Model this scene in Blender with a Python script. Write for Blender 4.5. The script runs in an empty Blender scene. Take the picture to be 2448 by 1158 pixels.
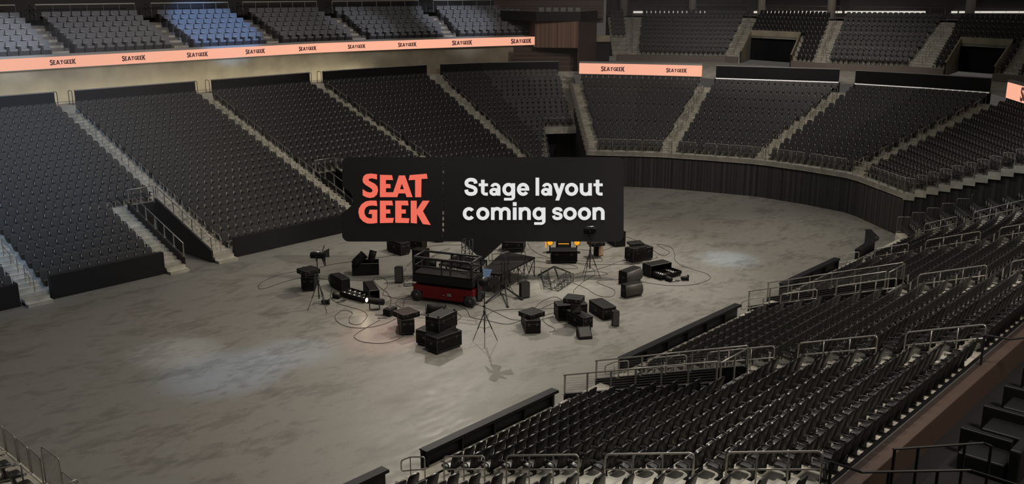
import bpy, bmesh, math, random
import numpy as np
from mathutils import Vector, Matrix
from mathutils.geometry import tessellate_polygon
random.seed(7)
S = bpy.context.scene
COL = S.collection

# ---------------------------------------------------------------- camera
IW, IH, F = 2448., 1158., 2300.
CAMZ = 15.0
PITCH, AZ = math.radians(14.87), math.radians(42.4)
FW = Vector((math.cos(AZ)*math.cos(PITCH), math.sin(AZ)*math.cos(PITCH), -math.sin(PITCH)))
RT = Vector((math.sin(AZ), -math.cos(AZ), 0.))
UP = RT.cross(FW)
cd = bpy.data.cameras.new('camera'); cam = bpy.data.objects.new('camera', cd); COL.objects.link(cam)
cd.sensor_width = 36.0; cd.lens = F*36.0/IW; cd.clip_start = 0.1; cd.clip_end = 500
M = Matrix((RT, UP, -FW)).transposed().to_4x4(); M.translation = Vector((0, 0, CAMZ)); cam.matrix_world = M
S.camera = cam

# ---------------------------------------------------------------- world, view, lights
S.view_settings.view_transform = 'Standard'; S.view_settings.look = 'None'
S.view_settings.gamma = 1.0; S.view_settings.use_curve_mapping = False
S.view_settings.exposure = 0.0
W = bpy.data.worlds.new('world'); S.world = W; W.use_nodes = True
W.node_tree.nodes['Background'].inputs[0].default_value = (1.0, .93, .86, 1)
W.node_tree.nodes['Background'].inputs[1].default_value = 0.06
S.cycles.max_bounces = 5; S.cycles.diffuse_bounces = 3; S.cycles.glossy_bounces = 2
S.cycles.transmission_bounces = 3; S.cycles.volume_bounces = 0; S.cycles.transparent_max_bounces = 6
S.cycles.caustics_reflective = False; S.cycles.caustics_refractive = False
S.cycles.sample_clamp_indirect = 3.0

LK = 2.1
def lamp(kind, name, loc, target, energy, color, **kw):
    d = bpy.data.lights.new(name, kind); d.energy = energy*LK; d.color = color
    for k, v in kw.items(): setattr(d, k, v)
    o = bpy.data.objects.new(name, d); COL.objects.link(o); o.location = loc
    o.rotation_euler = (Vector(target)-Vector(loc)).to_track_quat('-Z', 'Y').to_euler()
    return o
def spot(name, loc, target, energy, color, deg, blend=.6, size=.5):
    return lamp('SPOT', name, loc, target, energy, color, spot_size=math.radians(deg), spot_blend=blend, shadow_soft_size=size)
WARM = (1.0, .91, .80); BLUE = (.55, .74, 1.0)
# arena house lights high over the floor
spot('house_light', (46, 27, 27), (37, 33, 0), 13000, WARM, 62, 1.0, 1.2)
spot('house_light', (52, 28, 27), (50, 34, 0), 4200, WARM, 74, 1.0, 1.6)
spot('house_light', (26, 20, 26), (16, 31, 0), 6000, WARM, 74, 1.0, 1.6)
lamp('AREA', 'house_light', (36, 34, 30), (34, 34, 0), 1750, (1, .95, .89), shape='RECTANGLE', size=50, size_y=22)
# lights on the stands
spot('stand_light', (34, 22, 26), (38, 58, 3), 9000, (1, .92, .82), 66, 1.0, .5)
spot('stand_light', (47, 50, 24), (24, 14, 3), 7000, (1, .92, .80), 60, 1.0, .3)
spot('stand_light', (60, 45, 24), (52, 15, 3), 5500, (1, .92, .80), 60, 1.0, .3)
spot('stand_light', (20, -5, 27), (28, 12, 3), 8500, (1, .90, .78), 64, 1.0, 2.5)
spot('stand_light', (44, -3, 26), (46, 14, 3), 3500, (1, .90, .80), 66, 1.0, 1.5)
spot('stand_light', (46, 32, 24), (58, 14, 4), 3600, (.78, .88, 1.0), 22, 1.0, .2)
spot('stand_light', (17, 20, 24), (20.5, 11, 3), 6500, (1, .96, .88), 30, 1.0, .12)
spot('stand_light', (8, 30, 26), (18, 60, 4), 15000, (.42, .64, 1.0), 46, 1.0, .5)
spot('stand_light', (50, 20, 26), (74, 44, 5), 6500, (1, .92, .84), 64, 1.0, .5)
spot('stand_light', (60, 36, 26), (86, 44, 9), 5500, (1, .92, .86), 60, 1.0, .5)
spot('stand_light', (58, 40, 22), (73, 60, 10), 1500, (1, .85, .75), 36, 1.0, .5)
lamp('AREA', 'walkway_light', (36, 67.3, 7.42), (36, 68.4, 8.0), 150, (1, .93, .74), shape='RECTANGLE', size=56, size_y=.25)
# coloured moving-head lights on the ceiling truss
spot('moving_light', (34, 30, 27), (42.6, 71.5, 11.6), 42000, (.24, .48, 1.0), 10, .5, .3)
spot('moving_light', (20, 40, 26), (25.5, 71, 11.3), 15000, (.80, .88, 1.0), 13, .7, .3)
spot('moving_light', (55, 45, 26), (66, 68, 11.2), 8000, (.8, .86, 1.0), 18, .8, .3)
spot('moving_light', (52, 46, 24), (56, 70, 11.2), 2500, (.8, .86, 1.0), 16, .8, .3)
spot('moving_light', (30, 40, 26), (33, 70, 11.2), 2500, (.7, .74, .9), 22, .8, .3)
spot('moving_light', (52, 34, 24), (47.2, 26.5, 0), 9500, (.58, .78, 1.0), 9.5, 1.0, .3)
spot('moving_light', (22, 34, 24), (18.7, 36.3, 0), 4200, (.92, .95, 1.0), 11, 1.0, .3)
spot('moving_light', (25, 30, 24), (18.8, 32.8, 0), 6000, (.42, .66, 1.0), 14, 1.0, .3)
spot('moving_light', (27, 30, 24), (21.9, 32.6, 0), 5000, (.5, .7, 1.0), 11, 1.0, .3)
spot('moving_light', (36, 36, 24), (26.1, 31.4, 0), 4500, (1, .36, .30), 12, 1.0, .3)
spot('moving_light', (33, 36, 24), (36.6, 29.9, 0), 6500, (1, .93, .82), 11, 1.0, .2)

def G(u, v, z=0.):
    d = FW*F + RT*(u-IW/2) + UP*(IH/2-v); t = (z-CAMZ)/d.z
    return Vector((0, 0, CAMZ)) + d*t
def GX(u, v, X):
    d = FW*F + RT*(u-IW/2) + UP*(IH/2-v); return Vector((0, 0, CAMZ)) + d*(X/d.x)
def GD(u, v, D):
    d = FW*F + RT*(u-IW/2) + UP*(IH/2-v); return Vector((0, 0, CAMZ)) + d*(D/F)
def PJ(P):
    q = Vector(P)-Vector((0, 0, CAMZ)); w = q.dot(FW)
    return IW/2+F*q.dot(RT)/w, IH/2-F*q.dot(UP)/w, w
def HZ(P, v):
    lo, hi = -2., 30.
    for _ in range(40):
        m = (lo+hi)/2
        if PJ((P[0], P[1], m))[1] > v: lo = m
        else: hi = m
    return lo

# ---------------------------------------------------------------- materials
def mat(name, col, rough=.6, metal=0., spec=.5, emit=None, estr=1., noise=0., nscale=6., bump=0., bscale=60., coat=0.):
    m = bpy.data.materials.new(name); m.use_nodes = True; nt = m.node_tree; N = nt.nodes; L = nt.links
    b = N['Principled BSDF']
    b.inputs['Base Color'].default_value = (*col, 1); b.inputs['Roughness'].default_value = rough
    b.inputs['Metallic'].default_value = metal; b.inputs['Specular IOR Level'].default_value = spec
    if coat: b.inputs['Coat Weight'].default_value = coat
    if emit: b.inputs['Emission Color'].default_value = (*emit, 1); b.inputs['Emission Strength'].default_value = estr
    if noise or bump:
        tc = N.new('ShaderNodeTexCoord')
    if noise:
        nz = N.new('ShaderNodeTexNoise'); nz.inputs['Scale'].default_value = nscale; nz.inputs['Detail'].default_value = 5
        L.new(tc.outputs['Object'], nz.inputs['Vector'])
        r = N.new('ShaderNodeValToRGB'); r.color_ramp.elements[0].position = .3; r.color_ramp.elements[1].position = .7
        r.color_ramp.elements[0].color = tuple(c*(1-noise) for c in col)+(1,)
        r.color_ramp.elements[1].color = tuple(min(1, c*(1+noise)) for c in col)+(1,)
        L.new(nz.outputs['Fac'], r.inputs['Fac']); L.new(r.outputs['Color'], b.inputs['Base Color'])
    if bump:
        n2 = N.new('ShaderNodeTexNoise'); n2.inputs['Scale'].default_value = bscale; n2.inputs['Detail'].default_value = 3
        L.new(tc.outputs['Object'], n2.inputs['Vector'])
        bp = N.new('ShaderNodeBump'); bp.inputs['Strength'].default_value = bump; bp.inputs['Distance'].default_value = .02
        L.new(n2.outputs['Fac'], bp.inputs['Height']); L.new(bp.outputs['Normal'], b.inputs['Normal'])
    return m
def floor_mat():
    m = mat('polished_concrete_floor', (.2, .18, .15), .5, spec=.4); nt = m.node_tree; N = nt.nodes; L = nt.links; b = N['Principled BSDF']
    tc = N.new('ShaderNodeTexCoord')
    def nz(scale, detail, rough=.6, vec=None, dist=0.):
        n = N.new('ShaderNodeTexNoise'); n.inputs['Scale'].default_value = scale; n.inputs['Detail'].default_value = detail
        n.inputs['Roughness'].default_value = rough; n.inputs['Distortion'].default_value = dist
        L.new(vec or tc.outputs['Object'], n.inputs['Vector']); return n.outputs['Fac']
    mp = N.new('ShaderNodeMapping'); mp.inputs['Rotation'].default_value = (0, 0, math.radians(47)); mp.inputs['Scale'].default_value = (.62, 1.25, 1)
    L.new(tc.outputs['Object'], mp.inputs['Vector'])
    a = nz(.55, 6, .6, mp.outputs['Vector'], .25); c = nz(2.6, 8, .7, mp.outputs['Vector'], .15); d = nz(14, 4, .6)
    mx = N.new('ShaderNodeMath'); mx.operation = 'MULTIPLY_ADD'; L.new(c, mx.inputs[0]); mx.inputs[1].default_value = .75; L.new(a, mx.inputs[2])
    m2 = N.new('ShaderNodeMath'); m2.operation = 'MULTIPLY_ADD'; L.new(d, m2.inputs[0]); m2.inputs[1].default_value = .25; L.new(mx.outputs[0], m2.inputs[2])
    r = N.new('ShaderNodeValToRGB'); e = r.color_ramp.elements
    e[0].position = .72; e[0].color = (.118, .110, .094, 1); e[1].position = 1.0; e[1].color = (.19, .182, .16, 1); k = e.new(1.0) if False else None
    k = r.color_ramp.elements.new(.90); k.color = (.152, .144, .124, 1)
    L.new(m2.outputs[0], r.inputs['Fac'])
    sp = N.new('ShaderNodeTexVoronoi'); sp.inputs['Scale'].default_value = .9; L.new(tc.outputs['Object'], sp.inputs['Vector'])
    rr = N.new('ShaderNodeValToRGB'); rr.color_ramp.elements[0].position = .02; rr.color_ramp.elements[0].color = (.55, .55, .55, 1); rr.color_ramp.elements[1].position = .07; rr.color_ramp.elements[1].color = (1, 1, 1, 1)
    L.new(sp.outputs['Distance'], rr.inputs['Fac'])
    mm = N.new('ShaderNodeMixRGB'); mm.blend_type = 'MULTIPLY'; mm.inputs[0].default_value = .8; L.new(r.outputs['Color'], mm.inputs[1]); L.new(rr.outputs['Color'], mm.inputs[2])
    L.new(mm.outputs[0], b.inputs['Base Color'])
    ro = N.new('ShaderNodeMapRange'); ro.inputs['From Min'].default_value = .3; ro.inputs['From Max'].default_value = .7
    ro.inputs['To Min'].default_value = .36; ro.inputs['To Max'].default_value = .62; L.new(c, ro.inputs['Value']); L.new(ro.outputs[0], b.inputs['Roughness'])
    return m
def stripe_mat(name, c1, c2, scale, vertical, rough=.6, varied=True):
    m = mat(name, c1, rough); nt = m.node_tree; N = nt.nodes; L = nt.links; b = N['Principled BSDF']
    tc = N.new('ShaderNodeUVMap'); mp = N.new('ShaderNodeMapping')
    mp.inputs['Scale'].default_value = (scale, .0001, 1) if vertical else (.0001, scale, 1)
    L.new(tc.outputs[0], mp.inputs['Vector'])
    n = N.new('ShaderNodeTexNoise'); n.inputs['Scale'].default_value = 1.0; n.inputs['Detail'].default_value = 3; L.new(mp.outputs['Vector'], n.inputs['Vector'])
    r = N.new('ShaderNodeValToRGB'); r.color_ramp.elements[0].position = .38; r.color_ramp.elements[1].position = .62
    r.color_ramp.elements[0].color = (*c1, 1); r.color_ramp.elements[1].color = (*c2, 1)
    L.new(n.outputs['Fac'], r.inputs['Fac']); L.new(r.outputs['Color'], b.inputs['Base Color'])
    return m
MT = dict(
    floor=floor_mat(),
    conc=mat('terrace_concrete', (.42, .395, .335), .75, noise=.25, nscale=1.5),
    concwall=mat('concrete_wall', (.34, .295, .21), .8, noise=.22, nscale=.6),
    nosing=mat('yellowed_step_nosing', (.42, .36, .20), .7),
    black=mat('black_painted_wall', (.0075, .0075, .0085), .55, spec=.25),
    blackcap=mat('wall_cap_grey', (.30, .29, .28), .5),
    seat=mat('black_seat_plastic', (.0115, .0105, .0095), .34, spec=.55),
    seat2=mat('black_seat_shell', (.025, .024, .0235), .5, spec=.4),
    steel=mat('galvanised_steel', (.42, .40, .37), .38, metal=.75),
    darksteel=mat('dark_steel', (.03, .03, .03), .45, metal=.4),
    curtain=stripe_mat('black_curtain_painted_folds', (.006, .006, .006), (.038, .035, .032), 4.5, True, .8),  # light and shade of the folds painted as stripes on flat walls
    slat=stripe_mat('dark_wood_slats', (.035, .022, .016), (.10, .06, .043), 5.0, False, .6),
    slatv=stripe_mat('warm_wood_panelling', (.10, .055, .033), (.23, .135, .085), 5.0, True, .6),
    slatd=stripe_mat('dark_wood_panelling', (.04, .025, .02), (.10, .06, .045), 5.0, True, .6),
    case=mat('black_laminate', (.009, .008, .0075), .6, spec=.18, bump=.1, bscale=90),
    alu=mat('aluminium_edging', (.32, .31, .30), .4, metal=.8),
    dalu=mat('dark_edging', (.07, .068, .065), .45, metal=.6),
    rubber=mat('black_rubber', (.02, .02, .02), .8),
    grille=mat('speaker_grille', (.06, .053, .047), .6, noise=.15, nscale=200),
    tan=mat('tan_speaker_cone_board', (.42, .28, .17), .7),
    red=mat('red_lift_paint', (.12, .006, .008), .5, spec=.25),
    deck=mat('stage_deck_board', (.014, .012, .0115), .85, spec=.15, noise=.2, nscale=3),
    cable=mat('black_cable', (.025, .022, .02), .6),
    blueglass=mat('blue_filter', (.17, .26, .44), .35),
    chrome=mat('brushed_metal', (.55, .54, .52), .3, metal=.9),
    lens=mat('lit_lamp_lens', (1, .9, .7), .3, emit=(1, .86, .6), estr=14),
    amber=mat('amber_lamp_glow', (.8, .4, .03), .4, emit=(1, .42, .03), estr=.75),
    led=mat('pink_led_screen', (.0, .0, .0), .5, emit=(1.0, .46, .31), estr=.98),
    ledtext=mat('led_dark_letters', (.0, .0, .0), .5, emit=(.055, .02, .02), estr=1),
    signbody=mat('black_sign_face', (.011, .0105, .0115), .45, spec=.3),
    coral=mat('coral_glowing_letters', (.0, 0, 0), .5, emit=(.83, .145, .095), estr=1.),  # glow added so the letters stay bright in the dim hall
    white=mat('white_glowing_letters', (.0, 0, 0), .5, emit=(.74, .74, .74), estr=1.),  # same added glow, there is no lamp behind the letters
    strip=mat('strip_light', (1, 1, 1), .5, emit=(1, .93, .82), estr=.55),
    strip2=mat('dim_strip_light', (1, 1, 1), .5, emit=(1, .95, .88), estr=.25),
    balc=mat('grey_balcony_chair', (.16, .16, .16), .6),
    edge=mat('grey_step_edge', (.30, .285, .25), .7),
    column=mat('pale_concrete_column', (.42, .38, .33), .8),
    club=mat('club_seat_upholstery', (.17, .17, .18), .6),
    clubdark=mat('club_seat_console', (.03, .027, .03), .5),
    clubtop=mat('console_tray_top', (.5, .47, .42), .4),
    brownwall=mat('brown_parapet_paint', (.062, .038, .026), .6),
    brownledge=mat('brown_parapet_ledge', (.085, .056, .043), .5),
    leather=mat('black_leather', (.010, .010, .011), .35, spec=.6),
    suite=mat('dark_suite_wall', (.035, .03, .03), .7),
    orange=mat('orange_wood_floor', (.5, .2, .04), .5),
    gap_bar=mat('pale_gap_bar', (.40, .385, .35), .5),  # pale tone mimics the bright gaps seen between seats
)

# ---------------------------------------------------------------- mesh helpers
class MB:
    def __init__(s): s.v = []; s.f = []; s.m = []; s.uv = {}
    def add(s, vs, fs, mi=0, X=None):
        n = len(s.v)
        s.v += [tuple(X @ Vector(p)) if X else tuple(p) for p in vs]
        s.f += [tuple(n+i for i in f) for f in fs]; s.m += [mi]*len(fs)
    def box(s, c, d, rz=0., mi=0, X=None, taper=1.):
        x, y, z = d[0]/2, d[1]/2, d[2]/2; cz, sz = math.cos(rz), math.sin(rz); vs = []
        for k in (-1, 1):
            t = taper if k > 0 else 1.
            for a, b in ((-1, -1), (1, -1), (1, 1), (-1, 1)):
                px, py = a*x*t, b*y*t; vs.append((c[0]+px*cz-py*sz, c[1]+px*sz+py*cz, c[2]+k*z))
        s.add(vs, [(3, 2, 1, 0), (4, 5, 6, 7), (0, 1, 5, 4), (1, 2, 6, 5), (2, 3, 7, 6), (3, 0, 4, 7)], mi, X)
    def bbox(s, c, d, b, rz=0., mi=0, X=None):
        """box with bevelled edges"""
        bm = bmesh.new(); bmesh.ops.create_cube(bm, size=1.)
        for v in bm.verts: v.co = Vector((v.co.x*d[0], v.co.y*d[1], v.co.z*d[2]))
        bmesh.ops.bevel(bm, geom=bm.edges[:], offset=b, segments=2, affect='EDGES', profile=.5)
        R = Matrix.Translation(c) @ Matrix.Rotation(rz, 4, 'Z')
        bm.verts.index_update()
        s.add([R @ v.co for v in bm.verts], [[v.index for v in f.verts] for f in bm.faces], mi, X); bm.free()
    def tube(s, pts, r, seg=6, mi=0, X=None, cap=True, closed=False):
        P = [Vector(p) for p in pts]; n = len(P); vs = []; up = Vector((0, 0, 1)); last = None
        for i in range(n):
            if closed: d = P[(i+1) % n]-P[i-1]
            else: d = (P[min(i+1, n-1)]-P[max(i-1, 0)])
            if d.length < 1e-9: d = Vector((0, 0, 1))
            d.normalize()
            if last is None: a = d.cross(up if abs(d.z) < .95 else Vector((1, 0, 0)))
            else: a = last - d*last.dot(d)
            if a.length < 1e-6: a = d.cross(Vector((1, 0, 0)))
            a.normalize(); last = a; b = d.cross(a)
            rr = r[i] if isinstance(r, (list, tuple)) else r
            for k in range(seg):
                t = 2*math.pi*(k+.5)/seg; vs.append(P[i]+a*math.cos(t)*rr+b*math.sin(t)*rr)
        fs = []
        for i in range(n if closed else n-1):
            j = (i+1) % n
            for k in range(seg): fs.append((i*seg+k, i*seg+(k+1) % seg, j*seg+(k+1) % seg, j*seg+k))
        if cap and not closed: fs += [tuple(range(seg))[::-1], tuple((n-1)*seg+k for k in range(seg))]
        s.add(vs, fs, mi, X)
    def quad(s, a, b, c, d, mi=0): s.add([a, b, c, d], [(0, 1, 2, 3)], mi)
    def wall(s, poly, z0, z1, th=0., mi=0):
        """vertical wall along a plan polyline; UV: run length, height"""
        run = 0.
        for i in range(len(poly)-1):
            a, b = Vector(poly[i][:2]), Vector(poly[i+1][:2]); L = (b-a).length; nrm = Vector((-(b-a).y, (b-a).x))/max(L, 1e-6)*th
            za0, za1 = (z0[i], z0[i+1]) if isinstance(z0, (list, tuple)) else (z0, z0)
            zb0, zb1 = (z1[i], z1[i+1]) if isinstance(z1, (list, tuple)) else (z1, z1)
            f0 = len(s.f)
            s.add([(a.x, a.y, za0), (b.x, b.y, za1), (b.x, b.y, zb1), (a.x, a.y, zb0)], [(0, 1, 2, 3)], mi)
            s.uv[f0] = [(run, za0), (run+L, za1), (run+L, zb1), (run, zb0)]
            if th:
                a2, b2 = a+nrm, b+nrm
                f0 = len(s.f)
                s.add([(b2.x, b2.y, za1), (a2.x, a2.y, za0), (a2.x, a2.y, zb0), (b2.x, b2.y, zb1)], [(0, 1, 2, 3)], mi)
                s.uv[f0] = [(run+L, za1), (run, za0), (run, zb0), (run+L, zb1)]
                s.add([(a.x, a.y, zb0), (b.x, b.y, zb1), (b2.x, b2.y, zb1), (a2.x, a2.y, zb0)], [(0, 1, 2, 3)], mi)
                if i == 0: s.add([(a.x, a.y, za0), (a.x, a.y, zb0), (a2.x, a2.y, zb0), (a2.x, a2.y, za0)], [(0, 1, 2, 3)], mi)
                if i == len(poly)-2: s.add([(b.x, b.y, za1), (b2.x, b2.y, za1), (b2.x, b2.y, zb1), (b.x, b.y, zb1)], [(0, 1, 2, 3)], mi)
            run += L
    def mesh(s, name, mats, smooth=False):
        me = bpy.data.meshes.new(name); me.from_pydata(s.v, [], s.f)
        for m in (mats if isinstance(mats, (list, tuple)) else [mats]): me.materials.append(m)
        if any(s.m): me.polygons.foreach_set('material_index', s.m)
        if smooth: me.polygons.foreach_set('use_smooth', [True]*len(s.f))
        if s.uv:
            uv = me.uv_layers.new(name='UVMap')
            for fi, q in s.uv.items():
                for k, li in enumerate(me.polygons[fi].loop_indices): uv.data[li].uv = q[k]
        me.update(); return me
    def obj(s, name, mats, parent=None, smooth=False, **props):
        o = bpy.data.objects.new(name, s.mesh(name, mats, smooth)); COL.objects.link(o)
        if parent: o.parent = parent
        for k, v in props.items(): o[k] = v
        return o
def empty(name, loc, rz=0., **props):
    o = bpy.data.objects.new(name, None); COL.objects.link(o); o.location = loc; o.rotation_euler = (0, 0, rz)
    for k, v in props.items(): o[k] = v
    return o
def struct(mb, name, mats, smooth=False): return mb.obj(name, mats, None, smooth, kind='structure')
def copy_tree(o, parent=None):
    c = o.copy(); COL.objects.link(c)
    if parent: c.parent = parent
    for ch in CH.get(o.name, []): copy_tree(ch, c)
    return c
CH = {}
def children_of(root):
    """record parent -> children so that copies can be made without scanning the scene"""
    CH[root.name] = [o for o in COL.objects if o.parent == root]
    for c in CH[root.name]: CH[c.name] = [o for o in COL.objects if o.parent == c]
ORD = ['zeroth', 'first', 'second', 'third', 'fourth', 'fifth', 'sixth', 'seventh', 'eighth', 'ninth', 'tenth', 'eleventh', 'twelfth', 'thirteenth', 'fourteenth', 'fifteenth', 'sixteenth', 'seventeenth', 'eighteenth', 'nineteenth', 'twentieth', 'twenty-first', 'twenty-second', 'twenty-third', 'twenty-fourth', 'twenty-fifth', 'twenty-sixth', 'twenty-seventh', 'twenty-eighth', 'twenty-ninth', 'thirtieth']

# ---------------------------------------------------------------- stands as ruled terraces
class Stand:
    def __init__(s, P0, P1, rows, z0, dz):
        s.P0 = [Vector((p[0], p[1])) for p in P0]; s.P1 = [Vector((p[0], p[1])) for p in P1]; s.n = rows; s.z0 = z0; s.dz = dz
    def at(s, u, t):
        i = min(max(int(math.floor(u)), 0), len(s.P0)-2); k = u-i
        a = s.P0[i].lerp(s.P0[i+1], k); b = s.P1[i].lerp(s.P1[i+1], k)
        return a.lerp(b, t/s.n)
    def z(s, i): return s.z0+s.dz*(i-1)
    def p3(s, u, t, z): q = s.at(u, t); return Vector((q.x, q.y, z))
    def us(s, a, b):
        return [a]+[float(k) for k in range(int(math.floor(a))+1, int(math.ceil(b)))]+[b]
    def terrace(s, mb, u0, u1, i0, i1, base=0., sides=True, cut=None):
        for i in range(i0, i1+1):
            a, b = u0, u1
            if cut: b = min(b, cut(i))
            if b-a < 1e-3: continue
            z = s.z(i); zl = s.z(i-1) if i > i0 else base; U = s.us(a, b)
            for p, q in zip(U[:-1], U[1:]):
                f0, f1, b0, b1 = s.at(p, i-1), s.at(q, i-1), s.at(p, i), s.at(q, i)
                mb.quad((f0.x, f0.y, z), (f1.x, f1.y, z), (b1.x, b1.y, z), (b0.x, b0.y, z))
                mb.quad((f0.x, f0.y, zl), (f1.x, f1.y, zl), (f1.x, f1.y, z), (f0.x, f0.y, z))
            if sides:
                for e in (a, b):
                    f0, b0 = s.at(e, i-1), s.at(e, i)
                    mb.quad((f0.x, f0.y, base), (b0.x, b0.y, base), (b0.x, b0.y, z), (f0.x, f0.y, z))
    def steps(s, mb, u0, u1, i0, i1, last=False):
        """half-step block in front of every riser of an aisle"""
        for i in range(i0, i1+1):
            zt = s.z(i); h = s.dz/2
            for (a, b) in ((u0, u1),):
                t0, t1 = i-1-.42, i-1
                f0, f1, b0, b1 = s.at(a, t0), s.at(b, t0), s.at(a, t1), s.at(b, t1)
                z1 = zt-h; z0 = zt-s.dz
                mb.quad((f0.x, f0.y, z1), (f1.x, f1.y, z1), (b1.x, b1.y, z1), (b0.x, b0.y, z1))
                mb.quad((f0.x, f0.y, z0), (f1.x, f1.y, z0), (f1.x, f1.y, z1), (f0.x, f0.y, z1))
                mb.quad((f0.x, f0.y, z0), (b0.x, b0.y, z0), (b0.x, b0.y, z1), (f0.x, f0.y, z1))
                mb.quad((f1.x, f1.y, z0), (b1.x, b1.y, z0), (b1.x, b1.y, z1), (f1.x, f1.y, z1))
                for (ta, zz) in ((t0, z1), (t1, zt)):           # pale nosing strips
                    g0, g1, g2, g3 = s.at(a, ta-.012), s.at(b, ta-.012), s.at(b, ta+.07), s.at(a, ta+.07); e = .006
                    mb.add([(g0.x, g0.y, zz+e), (g1.x, g1.y, zz+e), (g2.x, g2.y, zz+e), (g3.x, g3.y, zz+e)], [(0, 1, 2, 3)], 1)
    def seats(s, u0, u1, i, off=.62, pitch=.507, margin=.02, cut=None):
        a, b = u0, u1
        if cut: b = min(b, cut(i))
        if b-a < 1e-3: return []
        N = 24; U = [a+(b-a)*k/N for k in range(N+1)]; P = [s.at(u, i-1+off) for u in U]
        acc = [0.]
        for k in range(N): acc.append(acc[-1]+(P[k+1]-P[k]).length)
        L = acc[-1]; n = int((L-margin)/pitch+.15)
        if n < 1: return []
        out = []; st = (L-n*pitch)/2 if not cut else .05
        for k in range(n):
            d = st+pitch*(k+.5); j = 0
            while j < N-1 and acc[j+1] < d: j += 1
            w = (d-acc[j])/max(acc[j+1]-acc[j], 1e-9); u = U[j]+(U[j+1]-U[j])*w
            p = s.at(u, i-1+off); o_ = s.at(u, i-.2)-s.at(u, i-.8); tg = P[min(j+1, N)]-P[j]; g = Vector((-tg.y, tg.x)); g = g if g.dot(o_) > 0 else -g
            out.append((p.x, p.y, s.z(i), math.atan2(-g.y, -g.x)-math.pi/2))   # +Y local = facing the floor
        return out

D, R = .825, .298
# left stand (rows of the long left side and its corner)
T = [(6.0, 65.85, 0, 1), (7.7, 65.85, 0, 1), (16.8, 65.85, 0, 1), (18.0, 65.85, 0, 1), (27.1, 65.85, 0, 1), (28.3, 65.85, 0, 1), (37.4, 65.85, 0, 1), (38.6, 65.85, 0, 1), (47.7, 65.85, 0, 1), (48.9, 65.85, .03, 1),
     (54.3, 65.5, .13, .99), (59.5, 64.6, .24, .97), (60.75, 64.25, .27, .963), (64.65, 62.7, .42, .91), (68.0, 60.6, .58, .815), (70.6, 58.5, .68, .73), (71.6, 57.5, .70, .71)]
LS = Stand([(x-nx*D*22, y-ny*D*22) for x, y, nx, ny in T], [(x, y) for x, y, nx, ny in T], 22, .45, R)
# right stand
RF = [(4.0, 19.7, 0, -1), (7.7, 19.7, 0, -1), (16.85, 19.7, 0, -1), (17.9, 19.7, 0, -1), (27.1, 19.7, 0, -1), (28.2, 19.7, 0, -1), (37.4, 19.7, 0, -1), (38.5, 19.7, 0, -1), (47.7, 19.7, -.02, -1), (48.8, 19.7, .05, -1),
      (51.8, 19.5, .24, -.97), (54.5, 19.55, .38, -.925), (55.6, 19.85, .43, -.90), (57.3, 20.9, .60, -.80)]
RS = Stand([(x, y) for x, y, nx, ny in RF], [(x+nx*D*18, y+ny*D*18) for x, y, nx, ny in RF], 18, .60, R)
# end stand (raised above the curtain)
EF = [(1404, 361), (1429, 362), (1503, 363.5), (1578, 366), (1612, 368), (1706, 374.5), (1801, 382), (1829, 385), (1925, 398), (2023, 414), (2052, 422), (2160, 462)]
ET = [(1360, 177), (1384, 178), (1531, 181), (1678, 185), (1708, 187), (1858, 192), (2008, 197), (2040, 200), (2204, 210), (2368, 222), (2402, 232), (2662, 314)]
ES = Stand([G(u, v, 2.75) for u, v in EF], [G(u, v, 7.35) for u, v in ET], 16, 2.75, .252)
# upper stand beyond the end stand
UF = [(1465, 131), (1500, 131), (1523, 131), (1735, 135), (1765, 137), (1945, 150), (1975, 152), (2170, 160), (2225, 163), (2395, 178), (2430, 181), (2560, 192)]
UT = [(1452, 41), (1493, 41), (1533, 43), (1785, 48), (1812, 49), (1985, 53), (2020, 55), (2255, 63), (2292, 65), (2480, 72), (2510, 73), (2640, 80)]
US = Stand([G(u, v, 7.9) for u, v in UF], [GD(u, 44, PJ(G(uf, vf, 7.9))[2]+7.8) for (u, v), (uf, vf) in zip(UT, UF)], 10, 7.9, .41)
# club level above the LED ribbon
CF = [(16, 69.0), (28.7, 69.0), (29.9, 69.0), (37.9, 69.0), (39.1, 69.0), (46.2, 69.0), (47.3, 69.0), (54.2, 67.9), (55.4, 67.6), (62.9, 65.6), (64.0, 65.2), (71.2, 62.3), (72.2, 61.9)]
CT = [(16, 74.4), (28.7, 74.4), (29.9, 74.4), (37.7, 74.4), (38.9, 74.4), (46.0, 74.4), (47.2, 74.3), (54.3, 73.2), (55.6, 72.9), (64.3, 70.6), (65.6, 70.2), (74.3, 66.8), (75.4, 66.3)]
CS = Stand(CF, CT, 6, 10.45, .36)

def slice_cut(st, A, Bp, umax):
    """u where row i meets the plan line A-B (for tunnel edges)"""
    A, Bp = Vector(A), Vector(Bp); d = (Bp-A).normalized(); nrm = Vector((d.y, -d.x))
    def f(i):
        u = umax
        k = umax
        while k > umax-4:
            p = st.at(k, i-.5)
            if (p-A).dot(nrm) < 0: return k
            k -= .02
        return umax-4
    return f
cutL = slice_cut(LS, (57.2, 48.4), (62.9, 53.9), 15.)

# --- floor
mb = MB(); mb.box((36, 34, -.1), (150, 120, .2)); struct(mb, 'floor', MT['floor'])

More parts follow.
